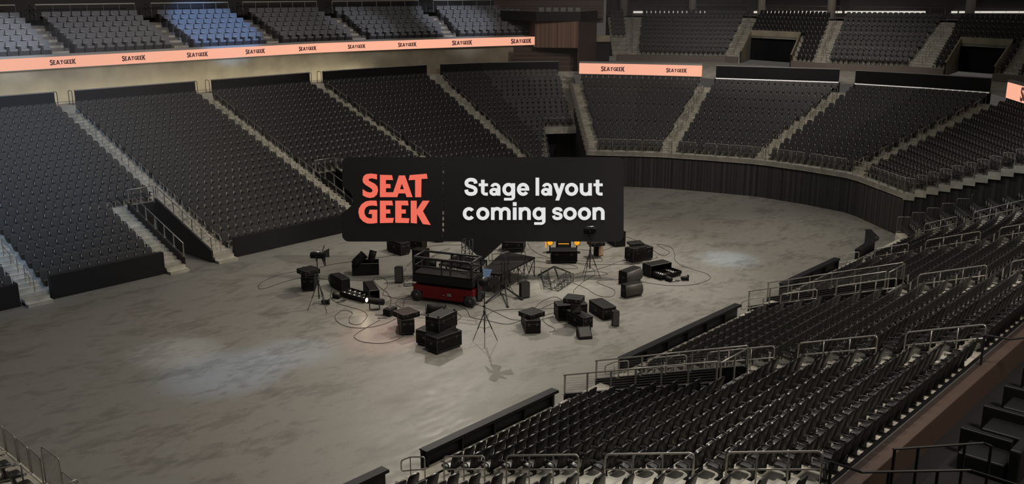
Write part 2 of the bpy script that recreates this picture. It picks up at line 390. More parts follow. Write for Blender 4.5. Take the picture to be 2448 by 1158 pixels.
# --- left stand terraces
mb = MB()
for (a, b, i0) in ((1, 2, 1), (3, 3+(24.2-18.0)/9.1, 1), (5, 6, 1), (7+(41.6-38.6)/9.1, 8, 1), (9, 11, 1)): LS.terrace(mb, a, b, i0, 22)
LS.terrace(mb, 3+(24.2-18.0)/9.1, 4, 8, 22, base=2.2); LS.terrace(mb, 7, 7+(41.6-38.6)/9.1, 8, 22, base=2.2)
LS.terrace(mb, 12, 15, 1, 10, cut=cutL); LS.terrace(mb, 12, 15, 11, 22, base=2.9)
struct(mb, 'floor_left_stand', MT['conc'])
aisL = [(2, 3, 1), (4, 5, 1), (6, 7, 1), (8, 9, 1), (11, 12, 1), (15, 16, 11)]
for a, b, i0 in aisL:
    mb = MB(); LS.terrace(mb, a, b, i0, 22, base=0. if i0 == 1 else 2.9); LS.steps(mb, a, b, i0+1, 22)
    if i0 == 1:   # three steps down to the arena floor
        for k in range(3):
            z = .45-.15*(k+1)+.0; t0 = -.40*(k+1)
            if z <= .01: continue
            p = [LS.at(a, t0/D), LS.at(b, t0/D), LS.at(b, 0), LS.at(a, 0)]
            mb.quad(*[(q.x, q.y, z) for q in p]); mb.quad((p[0].x, p[0].y, 0), (p[1].x, p[1].y, 0), (p[1].x, p[1].y, z), (p[0].x, p[0].y, z))
            for e, f in ((0, 3), (1, 2)): mb.quad((p[e].x, p[e].y, 0), (p[f].x, p[f].y, 0), (p[f].x, p[f].y, z), (p[e].x, p[e].y, z))
            mb.add([(p[0].x, p[0].y-.01, z+.006), (p[1].x, p[1].y-.01, z+.006), (p[1].x, p[1].y+.07, z+.006), (p[0].x, p[0].y+.07, z+.006)], [(0, 1, 2, 3)], 1)
    struct(mb, 'aisle_stair', [MT['conc'], MT['nosing']])
def narrow_stair(x0, x1):
    mb = MB(); st = Stand([(x0, 47.7), (x1, 47.7)], [(x0, 65.85), (x1, 65.85)], 22, .45, R)
    st.terrace(mb, 0, 1, 1, 7); st.steps(mb, 0, 1, 2, 8)
    for k in range(2):
        z = .3-.15*k; y = 47.7-.4*(k+1); mb.box(((x0+x1)/2, (y+47.7)/2, z/2), (x1-x0, 47.7-y, z))
        mb.box(((x0+x1)/2, y+.035, z+.003), (x1-x0, .08, .006), mi=1)
    struct(mb, 'aisle_stair', [MT['conc'], MT['nosing']])
narrow_stair(24.2, 25.3); narrow_stair(40.45, 41.6)

# --- walkway and walls behind row 22
def off(st, u, t): q = st.at(u, t); return (q.x, q.y)
walk = [off(LS, u, 22) for u in (0, 2, 4, 6, 8, 9, 10, 11, 12, 13, 14, 15, 16)]
walkb = [off(LS, u, 22+3.6) for u in (0, 2, 4, 6, 8, 9, 10, 11, 12, 13, 14, 15, 16)]
mb = MB()
for i in range(len(walk)-1):
    a, b, c, d = walk[i], walk[i+1], walkb[i+1], walkb[i]
    mb.quad((*a, 7.25), (*b, 7.25), (*c, 7.25), (*d, 7.25)); mb.quad((*a, 6.6), (*b, 6.6), (*b, 7.25), (*a, 7.25))
struct(mb, 'floor_left_walkway', MT['conc'])
def low_wall(a, b, st, z0, z1, t=22.05, th=.12, cap=True, name='wall_back_low'):
    poly = [off(st, u, t) for u in st.us(a, b)]
    mb = MB(); mb.wall(poly, z0, z1, th)
    if cap: mb.wall([off(st, u, t-.04) for u in st.us(a, b)], z1, z1+.05, th+.07, mi=1)
    return struct(mb, name, [MT['black'], MT['blackcap']])
for a, b in ((0, 2), (3, 4), (5, 6), (7, 8), (9, 11), (12, 15)): low_wall(a+.01, b-.01, LS, 6.7, 8.2)
# concrete wall carrying the ribbon board
RB0 = [(8, 68.4), (25, 68.4), (47.5, 68.35), (53.5, 67.6), (59.4, 66.2), (65.5, 64.4), (71.3, 62.15)]
RB = []
for i in range(len(RB0)-1):
    a, b, c, d = [Vector(RB0[min(max(k, 0), len(RB0)-1)]) for k in (i-1, i, i+1, i+2)]
    for k in range(6):
        t = k/6; q = .5*((2*b)+(c-a)*t+(2*a-5*b+4*c-d)*t*t+(3*b-a-3*c+d)*t**3) if i > 1 else b.lerp(c, t); RB.append((q.x, q.y))
RB.append(RB0[-1]); CW = [(x+.12, y+.25) for x, y in RB]
mb = MB(); mb.wall(CW, 7.2, 10.4, .3); struct(mb, 'wall_left_concrete', MT['concwall'])
# front walls at the floor
def front_wall(x0, x1, y0, y1, z, lip=0., name='wall_front', bottom=0.):
    mb = MB(); mb.box(((x0+x1)/2, (y0+y1)/2, (z+bottom)/2), (x1-x0, abs(y1-y0), z-bottom))
    if lip: mb.box(((x0+x1)/2, y0+lip/2, z+.02), (x1-x0, abs(lip)+.1, .05))
    return struct(mb, name, MT['black'])
front_wall(7.7, 16.65, 47.45, 47.7, 1.15); front_wall(18.15, 24.15, 47.4, 47.7, 1.2); front_wall(28.5, 37.35, 47.45, 47.7, 1.15); front_wall(41.7, 47.6, 47.45, 47.7, 1.15)
mb = MB(); mb.wall([off(LS, u, -.15) for u in (9.05, 10, 10.95)], 0, 1.15, .2); struct(mb, 'wall_front', MT['black'])
# tunnels of the left stand
def tunnel(x0, x1, y0, ysign, zrow, length, name):
    """side walls rising with the rows, header at the inner end"""
    mb = MB(); n = 8
    for x, th in ((x0, -.12), (x1, .12)):
        ys = [y0+ysign*length*k/n for k in range(n+1)]; zs = [zrow+.36-.1+R/D*length*k/n for k in range(n+1)]
        for k in range(n):
            xa, xb = sorted((x, x+th))
            for xx in (xa, xb): mb.quad((xx, ys[k], 0), (xx, ys[k+1], 0), (xx, ys[k+1], zs[k+1]), (xx, ys[k], zs[k]))
            mb.add([(xa, ys[k], zs[k]), (xb, ys[k], zs[k]), (xb, ys[k+1], zs[k+1]), (xa, ys[k+1], zs[k+1])], [(0, 1, 2, 3)], 1)
        mb.quad((xa, ys[0], 0), (xb, ys[0], 0), (xb, ys[0], zs[0]), (xa, ys[0], zs[0]))
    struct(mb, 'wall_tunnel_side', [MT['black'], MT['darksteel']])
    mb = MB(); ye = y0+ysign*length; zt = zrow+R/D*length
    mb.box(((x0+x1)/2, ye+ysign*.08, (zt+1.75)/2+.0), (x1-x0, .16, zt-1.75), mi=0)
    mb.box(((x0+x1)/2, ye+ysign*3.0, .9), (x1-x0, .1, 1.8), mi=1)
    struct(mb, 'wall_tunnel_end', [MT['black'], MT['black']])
tunnel(25.42, 27.0, 47.5, 1, .45, 5.95, 'a'); tunnel(38.72, 40.35, 47.5, 1, .45, 5.95, 'b')
# --- right stand
mb = MB()
uR = lambda x, k, w: k+(x-[4.0, 7.7, 16.85, 17.9, 27.1, 28.2, 37.4, 38.5, 47.7][k])/w
RS.terrace(mb, 0, 2, 1, 15); RS.terrace(mb, 3, uR(25.25, 3, 9.2), 1, 7); RS.terrace(mb, 3, 4, 8, 15, base=2.2)
RS.terrace(mb, 5, 6, 1, 15); RS.terrace(mb, uR(40.5, 7, 9.2), 8, 1, 15); RS.terrace(mb, 7, uR(40.5, 7, 9.2), 8, 15, base=2.2)
RS.terrace(mb, 9, 11, 1, 17); RS.terrace(mb, 12, 13, 1, 9); RS.terrace(mb, 12, 13, 10, 17, base=3.0)
mb.box((30, 19.9, .3), (52, .6, .6))
struct(mb, 'floor_right_stand', MT['conc'])
for a, b in ((2, 3), (4, 5), (6, 7), (8, 9), (11, 12)):
    mb = MB(); RS.terrace(mb, a, b, 1, 15); RS.steps(mb, a, b, 2, 15)
    p = RS.at((a+b)/2, 0); w = (RS.at(b, 0)-RS.at(a, 0)).length
    for k in range(3): mb.box((p.x, p.y+.3+.3*k, (.45-.15*k)/2), (w, .31, .45-.15*k)); mb.box((p.x, p.y+.42+.3*k, .455-.15*k), (w, .07, .01), mi=1)
    struct(mb, 'aisle_stair', [MT['conc'], MT['edge']])
def barrier_wall(x0, x1, dy=0.):
    mb = MB(); mb.box(((x0+x1)/2, 20.32+dy, .56), (x1-x0, .10, 1.12)); mb.bbox(((x0+x1)/2, 20.25+dy, 1.15), (x1-x0, .34, .06), .012, mi=0)
    mb.box(((x0+x1)/2, 20.08+dy, 1.11), (x1-x0, .02, .05))
    for x in np.arange(x0+.1, x1, 1.5): mb.box((x, 20.2+dy, .85), (.06, .16, .5))
    return struct(mb, 'wall_front_barrier', MT['black'])
for x0, x1 in ((8.0, 16.6), (18.1, 24.45), (28.4, 37.3), (41.45, 47.6)): barrier_wall(x0, x1)
mb = MB(); pl = [(49.9, 20.15), (53.2, 20.5), (54.7, 21.6)]
mb.wall(pl, 0, 1.12, .1); mb.wall([(x-.05, y+.12) for x, y in pl], 1.10, 1.18, -.34); struct(mb, 'wall_front_barrier', MT['black'])
tunnel(25.3, 27.05, 20.45, -1, .42, 6.2, 'c'); tunnel(38.7, 40.4, 20.45, -1, .42, 6.2, 'd')

# --- end stand
mb = MB(); ES.terrace(mb, 0, 11, 1, 16, base=2.45, sides=False)
for e in (0, 11):
    for i in range(1, 17):
        f0, b0 = ES.at(e, i-1), ES.at(e, i+.0); z = ES.z(i)
        mb.quad((f0.x, f0.y, z-.42), (b0.x, b0.y, z-.42), (b0.x, b0.y, z), (f0.x, f0.y, z))
f = [off(ES, u, 0) for u in range(12)]
for (a, b) in zip(f[:-1], f[1:]): mb.quad((*a, 2.42), (*b, 2.42), (*b, 2.75), (*a, 2.75))
f2 = [off(ES, u, 1) for u in range(12)]
for i in range(11): mb.quad((*f[i], 2.42), (*f[i+1], 2.42), (*f2[i+1], 2.42), (*f2[i], 2.42))
struct(mb, 'floor_end_stand', MT['conc'])
for a, b in ((0, 1), (3, 4), (6, 7), (9, 10)):
    mb = MB(); ES.steps(mb, a, b, 2, 16); struct(mb, 'aisle_stair', [MT['conc'], MT['nosing']])
# curtain under the end stand: front, right flank, tunnel on the left
fr = [off(ES, u, .12) for u in range(12)]
side = [off(ES, 11, .12+k) for k in range(1, 15)]
mb = MB(); mb.wall(fr, 0, 2.43, 0); k_ = [off(ES, 10.985, .12+k) for k in range(15)]
for k in range(14): mb.wall([k_[k], k_[k+1]], 0, 2.45+.252*(k), 0)
struct(mb, 'wall_curtain_front', MT['curtain'])
sideL = [off(ES, 0.02, .12+k) for k in range(0, 12)]
mb = MB(); mb.wall(sideL[::-1]+[], 0, [2.43+.252*k for k in range(11, -1, -1)], 0)
mb.wall([(60.5, 56.5), (67.5, 50.0)], 0, 3.4, .1)
struct(mb, 'wall_curtain_tunnel', MT['curtain'])
# landing of the corner aisle above the tunnel
mb = MB()
A, B_, C_, D_ = G(1296, 304, 3.4), G(1383, 303, 3.4), G(1383, 296, 3.45), G(1296, 297, 3.45)
A2, B2 = Vector((A.x, A.y, 3.05)), Vector((B_.x, B_.y, 3.05))
bk = Vector((.70, .71, 0))*1.6
mb.quad(A, B_, B_+bk, A+bk); mb.quad(A2, B2, B_, A); mb.quad(A2, B2, B2+bk, A2+bk); struct(mb, 'floor_tunnel_landing', MT['conc'])
# walls behind the end stand
for a, b in ((4, 6), (7, 9)):
    low_wall(a+.02, b-.02, ES, 7.42, 8.4, t=16.0, th=.2)
    mb = MB(); mb.wall([off(ES, u, 16.02) for u in ES.us(a, b)], 6.5, 7.34, .1); struct(mb, 'wall_back_low_base', MT['black'])
    mb = MB(); mb.wall([off(ES, u, 15.97) for u in ES.us(a+.02, b-.02)], 7.30, 7.38, .05); struct(mb, 'trim_strip_light', MT['strip2'])
mb = MB(); bk = [off(ES, u, 16) for u in range(12)]; bk2 = [off(US, u, 0) for u in (0, 2, 3, 3.5, 4, 5, 6, 7, 8, 9, 10, 11)]
for i in range(11): mb.quad((*bk[i], 7.3), (*bk[i+1], 7.3), (*bk2[i+1], 7.3), (*bk2[i], 7.3))
struct(mb, 'floor_end_walkway', MT['conc'])
# upper stand
vom = [(0.0, None)]
mb = MB()
US.terrace(mb, 0, 1, 1, 10, base=7.3, sides=False); US.terrace(mb, 1, 4, 1, 10, base=7.3); US.terrace(mb, 6, 8, 1, 10, base=7.3); US.terrace(mb, 10, 11, 1, 10, base=7.3)
V1 = (4.05, 4.62); V2 = (8.2, 8.95)
US.terrace(mb, 4, 4.02, 1, 10, base=7.3); US.terrace(mb, 4.72, 6, 1, 10, base=7.3); US.terrace(mb, 4.02, 4.72, 6, 10, base=9.7)
US.terrace(mb, 8, 8.2, 1, 10, base=7.3); US.terrace(mb, 8.9, 10, 1, 10, base=7.3); US.terrace(mb, 8.2, 8.9, 6, 10, base=9.7)
struct(mb, 'floor_upper_stand', MT['conc'])
for a, b in ((1, 2), (3, 4), (5, 6), (7, 8), (9, 10)):
    mb = MB(); US.steps(mb, a, b, 2, 10); struct(mb, 'aisle_stair', [MT['conc'], MT['nosing']])
for a, b in ((4.02, 4.72), (8.2, 8.9)):
    mb = MB()
    p, q = US.at(a, 5), US.at(b, 5); p2, q2 = US.at(a, 5.6), US.at(b, 5.6)
    zt = 10.5; zl = 9.75
    mb.quad((p.x, p.y, zl), (q.x, q.y, zl), (q.x, q.y, zt), (p.x, p.y, zt)); mb.quad((p.x, p.y, zt), (q.x, q.y, zt), (q2.x, q2.y, zt), (p2.x, p2.y, zt))
    for e in (a, b):
        w = .02 if e == a else -.02
        g0, g1, h0, h1 = US.at(e, 0), US.at(e, 5), US.at(e+w, 0), US.at(e+w, 5)
        for (r0, r1) in ((g0, g1), (h0, h1)): mb.quad((r0.x, r0.y, 7.3), (r1.x, r1.y, 7.3), (r1.x, r1.y, 10.4), (r0.x, r0.y, 8.5))
        mb.quad((g0.x, g0.y, 8.5), (g1.x, g1.y, 10.4), (h1.x, h1.y, 10.4), (h0.x, h0.y, 8.5))
    struct(mb, 'wall_vomitory', MT['concwall'])
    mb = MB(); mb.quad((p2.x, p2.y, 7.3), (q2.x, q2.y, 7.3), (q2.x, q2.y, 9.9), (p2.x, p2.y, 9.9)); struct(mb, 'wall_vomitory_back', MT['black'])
# low front wall of the upper stand
mb = MB(); mb.wall([off(US, u, -.35) for u in US.us(0.3, 4)], 7.3, 7.95, .1); mb.wall([off(US, u, -.35) for u in US.us(4.72, 8.2)], 7.3, 7.95, .1); mb.wall([off(US, u, -.35) for u in US.us(8.9, 11)], 7.3, 7.95, .1)
struct(mb, 'wall_upper_front', mat('brown_grey_wall', (.16, .13, .11), .7))
# top of the upper stand: back wall, strip light, columns
bw = [off(US, u, 12.2) for u in (0, 2, 4, 6, 8, 10, 11)]
mb = MB(); mb.wall(bw, 7, 20, .2); struct(mb, 'wall_upper_back', MT['suite'])
for a, b in ((1.5, 3.7), (3.85, 5.6), (5.8, 7.6), (7.75, 10.5)):
    mb = MB(); q_ = [off(US, u, 11.6) for u in US.us(a, b)]; mb.wall(q_, [HZ(p_, 31.5) for p_ in q_], [HZ(p_, 26.5) for p_ in q_], .1); struct(mb, 'trim_strip_light', MT['strip'])
mb = MB(); a_, b_ = [off(US, u, 10) for u in (0, 2, 4, 6, 8, 10, 11)], bw
for i in range(6): mb.quad((*a_[i], 11.8), (*a_[i+1], 11.8), (*b_[i+1], 11.8), (*b_[i], 11.8))
struct(mb, 'floor_upper_walkway', MT['conc'])
def upx(st, px, t, z):
    lo, hi = 0., float(len(st.P0)-1)
    for _ in range(30):
        m_ = (lo+hi)/2
        if PJ(st.p3(m_, t, z))[0] < px: lo = m_
        else: hi = m_
    return lo
for px in (1491, 1655, 1820, 1987, 2318):
    u = upx(US, px, 10.45, 12.5); p = US.at(u, 10.45); mb = MB(); mb.tube([(p.x, p.y, 11.7), (p.x, p.y, 22)], .44, 14); struct(mb, 'column', MT['column'], True)

# --- club level
mb = MB(); CS.terrace(mb, 0, 12, 1, 6, base=10.3, sides=False)
for i in range(len(RB)-1): pass
struct(mb, 'floor_club_level', mat('club_terrace', (.17, .15, .14), .7))
for a, b in ((1, 2), (3, 4), (5, 6), (7, 8), (9, 10), (11, 12)):
    mb = MB(); CS.steps(mb, a, b, 2, 6)
    for i in range(1, 7):
        z = CS.z(i)+.004; q = [CS.at(a, i-1), CS.at(b, i-1), CS.at(b, i), CS.at(a, i)]; mb.quad(*[(w.x, w.y, z) for w in q])
    struct(mb, 'aisle_stair', [MT['conc'], MT['nosing']])
cb = [off(CS, u, 8.2) for u in range(13)]
mb = MB(); mb.wall(cb, 12, 20, .2); struct(mb, 'wall_club_back', MT['suite'])
mb = MB(); c1 = [off(CS, u, 6) for u in range(13)]
for i in range(12): mb.quad((*c1[i], 12.6), (*c1[i+1], 12.6), (*cb[i+1], 12.6), (*cb[i], 12.6))
struct(mb, 'floor_club_back', MT['suite'])
# slatted wood corner between club level and upper stand
w0 = Vector((66.6, 63.9, 7.3)); w1 = Vector((72.9, 57.9, 7.3))
mb = MB(); mb.wall([(w1.x-(w1.x-w0.x)*.72, w1.y-(w1.y-w0.y)*.72), w1[:2]], 7.2, 9.5, .15)
struct(mb, 'wall_slatted_lower', MT['slat'])
bx0, bx1 = G(1279, 108, 9.72), G(1381, 109, 9.72); DB = PJ(bx1)[2]
pl = lambda u, d, v=80: Vector(GD(u, v, DB+d)[:2])
bx2, bx3 = pl(1424, 6), pl(1250, 6)
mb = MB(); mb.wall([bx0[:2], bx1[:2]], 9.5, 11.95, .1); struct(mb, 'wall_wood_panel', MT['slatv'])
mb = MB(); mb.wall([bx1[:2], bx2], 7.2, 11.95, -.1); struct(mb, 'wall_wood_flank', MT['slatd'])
mb = MB(); mb.wall([pl(1180, 6.5, 20), pl(1443, 6.5, 20)], 11.5, 18, .15); mb.wall([pl(1205, 4.5, 90), bx3, bx0[:2]], 10.6, 12.0, .1); struct(mb, 'wall_slatted_upper', MT['slat'])
mb = MB(); mb.wall([pl(1196, 4, 40), pl(1281, -.7, 40), pl(1388, -.7, 40), pl(1429, 4, 40)], 11.93, 12.78, .15)
q = [pl(1196, 4, 40), pl(1281, -.7, 40), pl(1388, -.7, 40), pl(1429, 4, 40), pl(1443, 6.5, 20), pl(1180, 6.5, 20)]; n0 = len(mb.v)
mb.add([(p.x, p.y, 11.95) for p in q], [tuple(range(6))]); struct(mb, 'wall_balcony', [MT['black']])
mb = MB(); p0, p1 = pl(1426, 6.3, 105), pl(1458, 6.0, 105); mb.wall([p0, p1], 9.72, 10.35, .3); struct(mb, 'wall_doorway_header', MT['concwall'])
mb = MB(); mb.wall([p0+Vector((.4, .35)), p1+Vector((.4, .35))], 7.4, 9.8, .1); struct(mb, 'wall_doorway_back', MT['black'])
BALC = [pl(1294+17.5*k, 2.2, 25) for k in range(6)]

# --- near parapet and loge floor
def xbar(y0, y1, z0, z1, name, m, x0=12, x1=45):
    mb = MB(); mb.box(((x0+x1)/2, (y0+y1)/2, (z0+z1)/2), (x1-x0, abs(y1-y0), abs(z1-z0))); return struct(mb, name, m)
xbar(7.27, 7.14, 3.5, 5.13, 'wall_loge_front', MT['black']); xbar(7.13, 7.115, 5.10, 5.17, 'trim_glass_channel', MT['steel'])
xbar(7.11, 6.98, 4.4, 5.14, 'wall_loge_inner', mat('dark_brown_cap', (.03, .017, .013), .6)); xbar(6.98, 6.71, 4.4, 5.15, 'trim_loge_ledge', MT['brownledge'])
xbar(6.71, 6.70, 4.4, 5.14, 'wall_loge_face', MT['brownwall']); xbar(6.7, -2, 4.24, 4.44, 'floor_loge', mat('black_carpet', (.006, .005, .006), .9))

# ================================================================ arena seats
def seat_parts(lo=False):
    """MBs of one tip-up arena seat, facing +Y, foot at the origin"""
    P = {}
    m = MB(); m.box((0, -.02, .02), (.16, .22, .04)); m.box((0, -.03, .20), (.055, .09, .34)); m.box((0, .03, .335), (.07, .26, .05), taper=1.3); P['pedestal'] = m
    # pan
    m = MB(); n = 9; prof = [(-.17, .415), (.08, .43), (.21, .425), (.255, .40), (.25, .36), (.16, .315), (-.05, .29), (-.17, .33)]
    vs = []; ws = (-.215, -.19, 0, .19, .215)
    for x in ws:
        e = .8 if abs(x) > .2 else 1.
        for y, z in prof: vs.append((x, (y-.03)*(e if y > 0 else 1)+.03, .37+(z-.37)*e-(.012 if abs(x) < .1 and z > .4 else 0)))
    k = len(prof); fs = [(i*k+j, i*k+(j+1) % k, (i+1)*k+(j+1) % k, (i+1)*k+j) for i in range(len(ws)-1) for j in range(k)]
    fs += [tuple(range(k))[::-1], tuple((len(ws)-1)*k+j for j in range(k))]; m.add(vs, fs); P['seat'] = m
    # back
    m = MB(); out = [(-.19, .36), (-.208, .50), (-.208, .72), (-.198, .835), (-.165, .895), (-.085, .92), (0, .926)]
    out = out+[(-x, z) for x, z in out[-2::-1]]
    prof3 = []
    for layer, (dy, sc) in enumerate(((.0, .90), (.018, 1.), (-.03, 1.), (-.05, .88))):
        for x, z in out:
            zz = .36+(z-.36)*(1-(1-sc)*.35); curve = .35*x*x
            yb = -.16-(zz-.36)*.26+curve
            prof3.append((x*sc, yb+dy, zz))
    k = len(out); fs = [tuple(range(k))[::-1], tuple(range(3*k, 4*k))]
    for L in range(3):
        for j in range(k): fs.append((L*k+j, L*k+(j+1) % k, (L+1)*k+(j+1) % k, (L+1)*k+j))
    # front face split in strips for the hollow shape
    m.add(prof3, fs[1:]); m.add([prof3[j] for j in range(k)], [(j, j+1, k-2-j, k-1-j) for j in range(k//2)]); P['backrest'] = m
    m = MB(); m.tube([(-.25, -.15, .40), (-.252, -.12, .56), (-.252, .10, .58), (-.25, .16, .555)], .021, 6); m.box((-.25, -.14, .40), (.03, .10, .16)); P['armrest'] = m
    m = MB(); m.tube([(-.25+.046*math.cos(t*math.pi/5), .20+.046*math.sin(t*math.pi/5), .565) for t in range(10)], .009, 5, closed=True)
    m.tube([(-.25+.04*math.cos(t*math.pi/5), .20+.04*math.sin(t*math.pi/5), .53) for t in range(10)], .006, 4, closed=True); P['cup_holder'] = m
    return P
SP = seat_parts()
SMESH = {k: m.mesh(k, MT['seat'], k in ('seat', 'backrest', 'armrest', 'cup_holder')) for k, m in SP.items()}
for k in ('backrest', 'seat'):
    SMESH[k].set_sharp_from_angle(angle=math.radians(50))
def new_seat(name):
    r = bpy.data.objects.new(name, None); COL.objects.link(r); r['category'] = 'chair'
    for k in ('pedestal', 'seat', 'backrest', 'armrest'):
        o = bpy.data.objects.new(k, SMESH[k]); COL.objects.link(o); o.parent = r
        if k == 'armrest':
            c = bpy.data.objects.new('cup_holder', SMESH['cup_holder']); COL.objects.link(c); c.parent = o
    return r
allseats = []   # (depth, x, y, z, rot, stand, section, row, index)
def gather(st, tag, sections):
    for name, a, b, i0, i1, off_, cut in sections:
        for i in range(i0, i1+1):
            for k, (x, y, z, r) in enumerate(st.seats(a, b, i, off=off_, cut=cut)):
                u, v, d = PJ((x, y, z+.5))
                if d < 2 or u < -140 or u > IW+160 or v < -60 or v > IH+120: continue
                allseats.append([d, x, y, z, r, tag, name, i, k, u, v])
gather(LS, 'L', [('a', 1, 2, 1, 22, .75, None), ('b', 3, 3+(24.2-18)/9.1, 1, 7, .75, None), ('b', 3, 4, 8, 22, .75, None), ('c', 5, 6, 1, 22, .75, None),
                 ('d', 7+(41.6-38.6)/9.1, 8, 1, 7, .75, None), ('d', 7, 8, 8, 22, .75, None), ('e', 9, 11, 1, 22, .75, None), ('f', 12, 15, 1, 10, .75, cutL), ('f', 12, 15, 11, 22, .75, None)])
gather(RS, 'R', [('bottom', 0, 2, 1, 15, .66, None), ('first', 3, uR(25.22, 3, 9.2), 1, 7, .66, None), ('first', 3, 4, 8, 15, .66, None), ('second', 5, 6, 1, 15, .66, None),
                 ('third', uR(40.5, 7, 9.2), 8, 1, 7, .66, None), ('third', 7, 8, 8, 15, .66, None), ('fourth', 9, 11, 1, 16, .66, None), ('fifth', 12, 13, 1, 16, .66, None)])
gather(ES, 'E', [('f', 1, 3, 1, 16, .7, None), ('g', 4, 6, 1, 16, .7, None), ('h', 7, 9, 1, 16, .7, None), ('i', 10, 11, 1, 16, .7, None)])
gather(US, 'U', [('a', 0.1, 1, 5, 10, .7, None), ('b', 2, 3, 1, 10, .7, None), ('c', 4, 5, 6, 10, .7, None), ('c', 4.74, 5, 1, 5, .7, None), ('d', 6, 7, 1, 10, .7, None), ('e', 8, 9, 6, 10, .7, None), ('e', 8, 8.18, 1, 5, .7, None), ('e', 8.92, 9, 1, 5, .7, None), ('f', 10, 11, 1, 10, .7, None)])
allseats = [s for s in allseats if not (s[5] == 'R' and s[10] > IH+25)]
SECT = {'bottom': 'by the picture\'s bottom edge, before the first near aisle', 'first': 'between first and second near aisles', 'second': 'between second and third near aisles', 'third': 'beyond the third near aisle'}
inview = [s for s in allseats if 0 <= s[9] <= IW and 0 <= s[10] <= IH+12 and s[5] == 'R']
inview.sort(key=lambda s: s[0]); near = inview[:296]
ids = {id(s) for s in near}
for s in near:
    d, x, y, z, r, tag, sec, i, k, u, v = s
    o = new_seat('arena_seat'); o.location = (x, y, z); o.rotation_euler = (0, 0, r)
    o['group'] = 'black tip-up seats on the near right stand'
    if sec == 'bottom':
        # count from the aisle end of the row
        nrow = [q[8] for q in allseats if q[5] == 'R' and q[6] == sec and q[7] == i]; kk = max(nrow)-k+1
        o['label'] = f'black arena seat, {ORD[kk]} left of the bottom aisle, {ORD[i]} row from the barrier'
    elif sec == 'first': o['label'] = f'black arena seat, {ORD[k+1]} beyond the bottom aisle in the {ORD[i]} row from the barrier'
    elif sec == 'second': o['label'] = f'black arena seat, {ORD[k+1]} beyond the near tunnel aisle in the {ORD[i]} row up'
    else: o['label'] = f'black arena seat, {ORD[k+1]} beyond the far tunnel, {ORD[i]} row up the right stand'
# every other seat in one object
def lowseat():
    V, Fc = [], []
    def a(vs, fs): n = len(V); V.extend(vs); Fc.extend([tuple(n+i for i in f) for f in fs])
    m = MB(); m.box((0, -.03, .19), (.06, .09, .38)); a(m.v, m.f)
    prof = [(-.17, .415), (.21, .425), (.25, .36), (.0, .30)]
    a([(x, y, z) for x in (-.20, .20) for y, z in prof], [(0, 1, 5, 4), (1, 2, 6, 5), (2, 3, 7, 6), (3, 0, 4, 7), (3, 2, 1, 0), (4, 5, 6, 7)])
    out = [(-.19, .36), (-.202, .60), (-.196, .82), (-.16, .885), (0, .905), (.16, .885), (.196, .82), (.202, .60), (.19, .36)]; k = len(out)
    f = [(x*.95, -.15-(z-.36)*.26+.5*x*x, .36+(z-.36)*.985) for x, z in out]; b = [(x, -.20-(z-.36)*.26+.3*x*x, z) for x, z in out]
    a(f+b, [(0, 1, 7, 8), (1, 2, 6, 7), (2, 3, 5, 6), (3, 4, 5), tuple(range(k, 2*k))]+[(j, k+j, k+(j+1) % k, (j+1) % k) for j in range(k)])
    m = MB(); m.box((-.25, .0, .565), (.035, .30, .03)); m.box((-.25, -.1, .48), (.03, .12, .14)); m.box((-.25, .19, .56), (.08, .08, .025)); a(m.v, m.f); nd = len(Fc)
    m = MB(); m.box((-.253, -.17, .36), (.032, .05, .72)); a(m.v, m.f)  # upright bar added to brighten the gap beside each seat
    return np.array(V), Fc, nd
LV, LF, ND = lowseat()
rest = [s for s in allseats if id(s) not in ids]
V = []; Fc = []; nv = len(LV); LFa = LF
for q, s in enumerate(rest):
    c, sn = math.cos(s[4]), math.sin(s[4])
    P = LV.copy(); P[:, 0] = LV[:, 0]*c-LV[:, 1]*sn+s[1]; P[:, 1] = LV[:, 0]*sn+LV[:, 1]*c+s[2]; P[:, 2] += s[3]; V.append(P)
    Fc += [tuple(i+q*nv for i in f) for f in LF]
me = bpy.data.meshes.new('arena_seat_rows'); me.from_pydata(np.concatenate(V).tolist(), [], Fc); me.materials.append(MT['seat2']); me.materials.append(MT['gap_bar']); me.polygons.foreach_set('material_index', ([0]*ND+[1]*(len(LF)-ND))*len(rest))
o = bpy.data.objects.new('arena_seat_rows', me); COL.objects.link(o)
o['kind'] = 'stuff'; o['label'] = 'black arena seats filling the far, end and upper stands'; o['category'] = 'seating'
print('seats near', len(near), 'rest', len(rest), 'near depth', near[-1][0])

# ---------------------------------------------------------------- club seats above the LED ribbon
m = MB(); m.bbox((0, .05, .40), (.56, .5, .16), .03, mi=0); m.box((0, -.2, .66), (.66, .12, .62), mi=0)
m.box((.36, .06, .33), (.16, .56, .66), mi=1); m.box((.36, .10, .68), (.24, .34, .03), mi=2); m.box((0, .05, .16), (.5, .45, .32), mi=1)
CLM = m.mesh('club_seat', [MT['club'], MT['clubdark'], MT['clubtop']])
cl = []; names = ['leftmost', 'second', 'third', 'fourth', 'fifth', 'last']
for si, (a, b) in enumerate(((0, 1), (2, 3), (4, 5), (6, 7), (8, 9), (10, 11))):
    for i in range(1, 7):
        for k, (x, y, z, r) in enumerate(CS.seats(a, b, i, off=.5, pitch=.74)):
            u, v, d = PJ((x, y, z+.5))
            if -60 < u < IW and v > -30: cl.append((si, i, k, x, y, z, r, u))
order = sorted(cl, key=lambda c: (not (0 < c[7] < IW), c[3]**2+c[4]**2)); keep = set(id(c) for c in order[:296])
ppl = {}
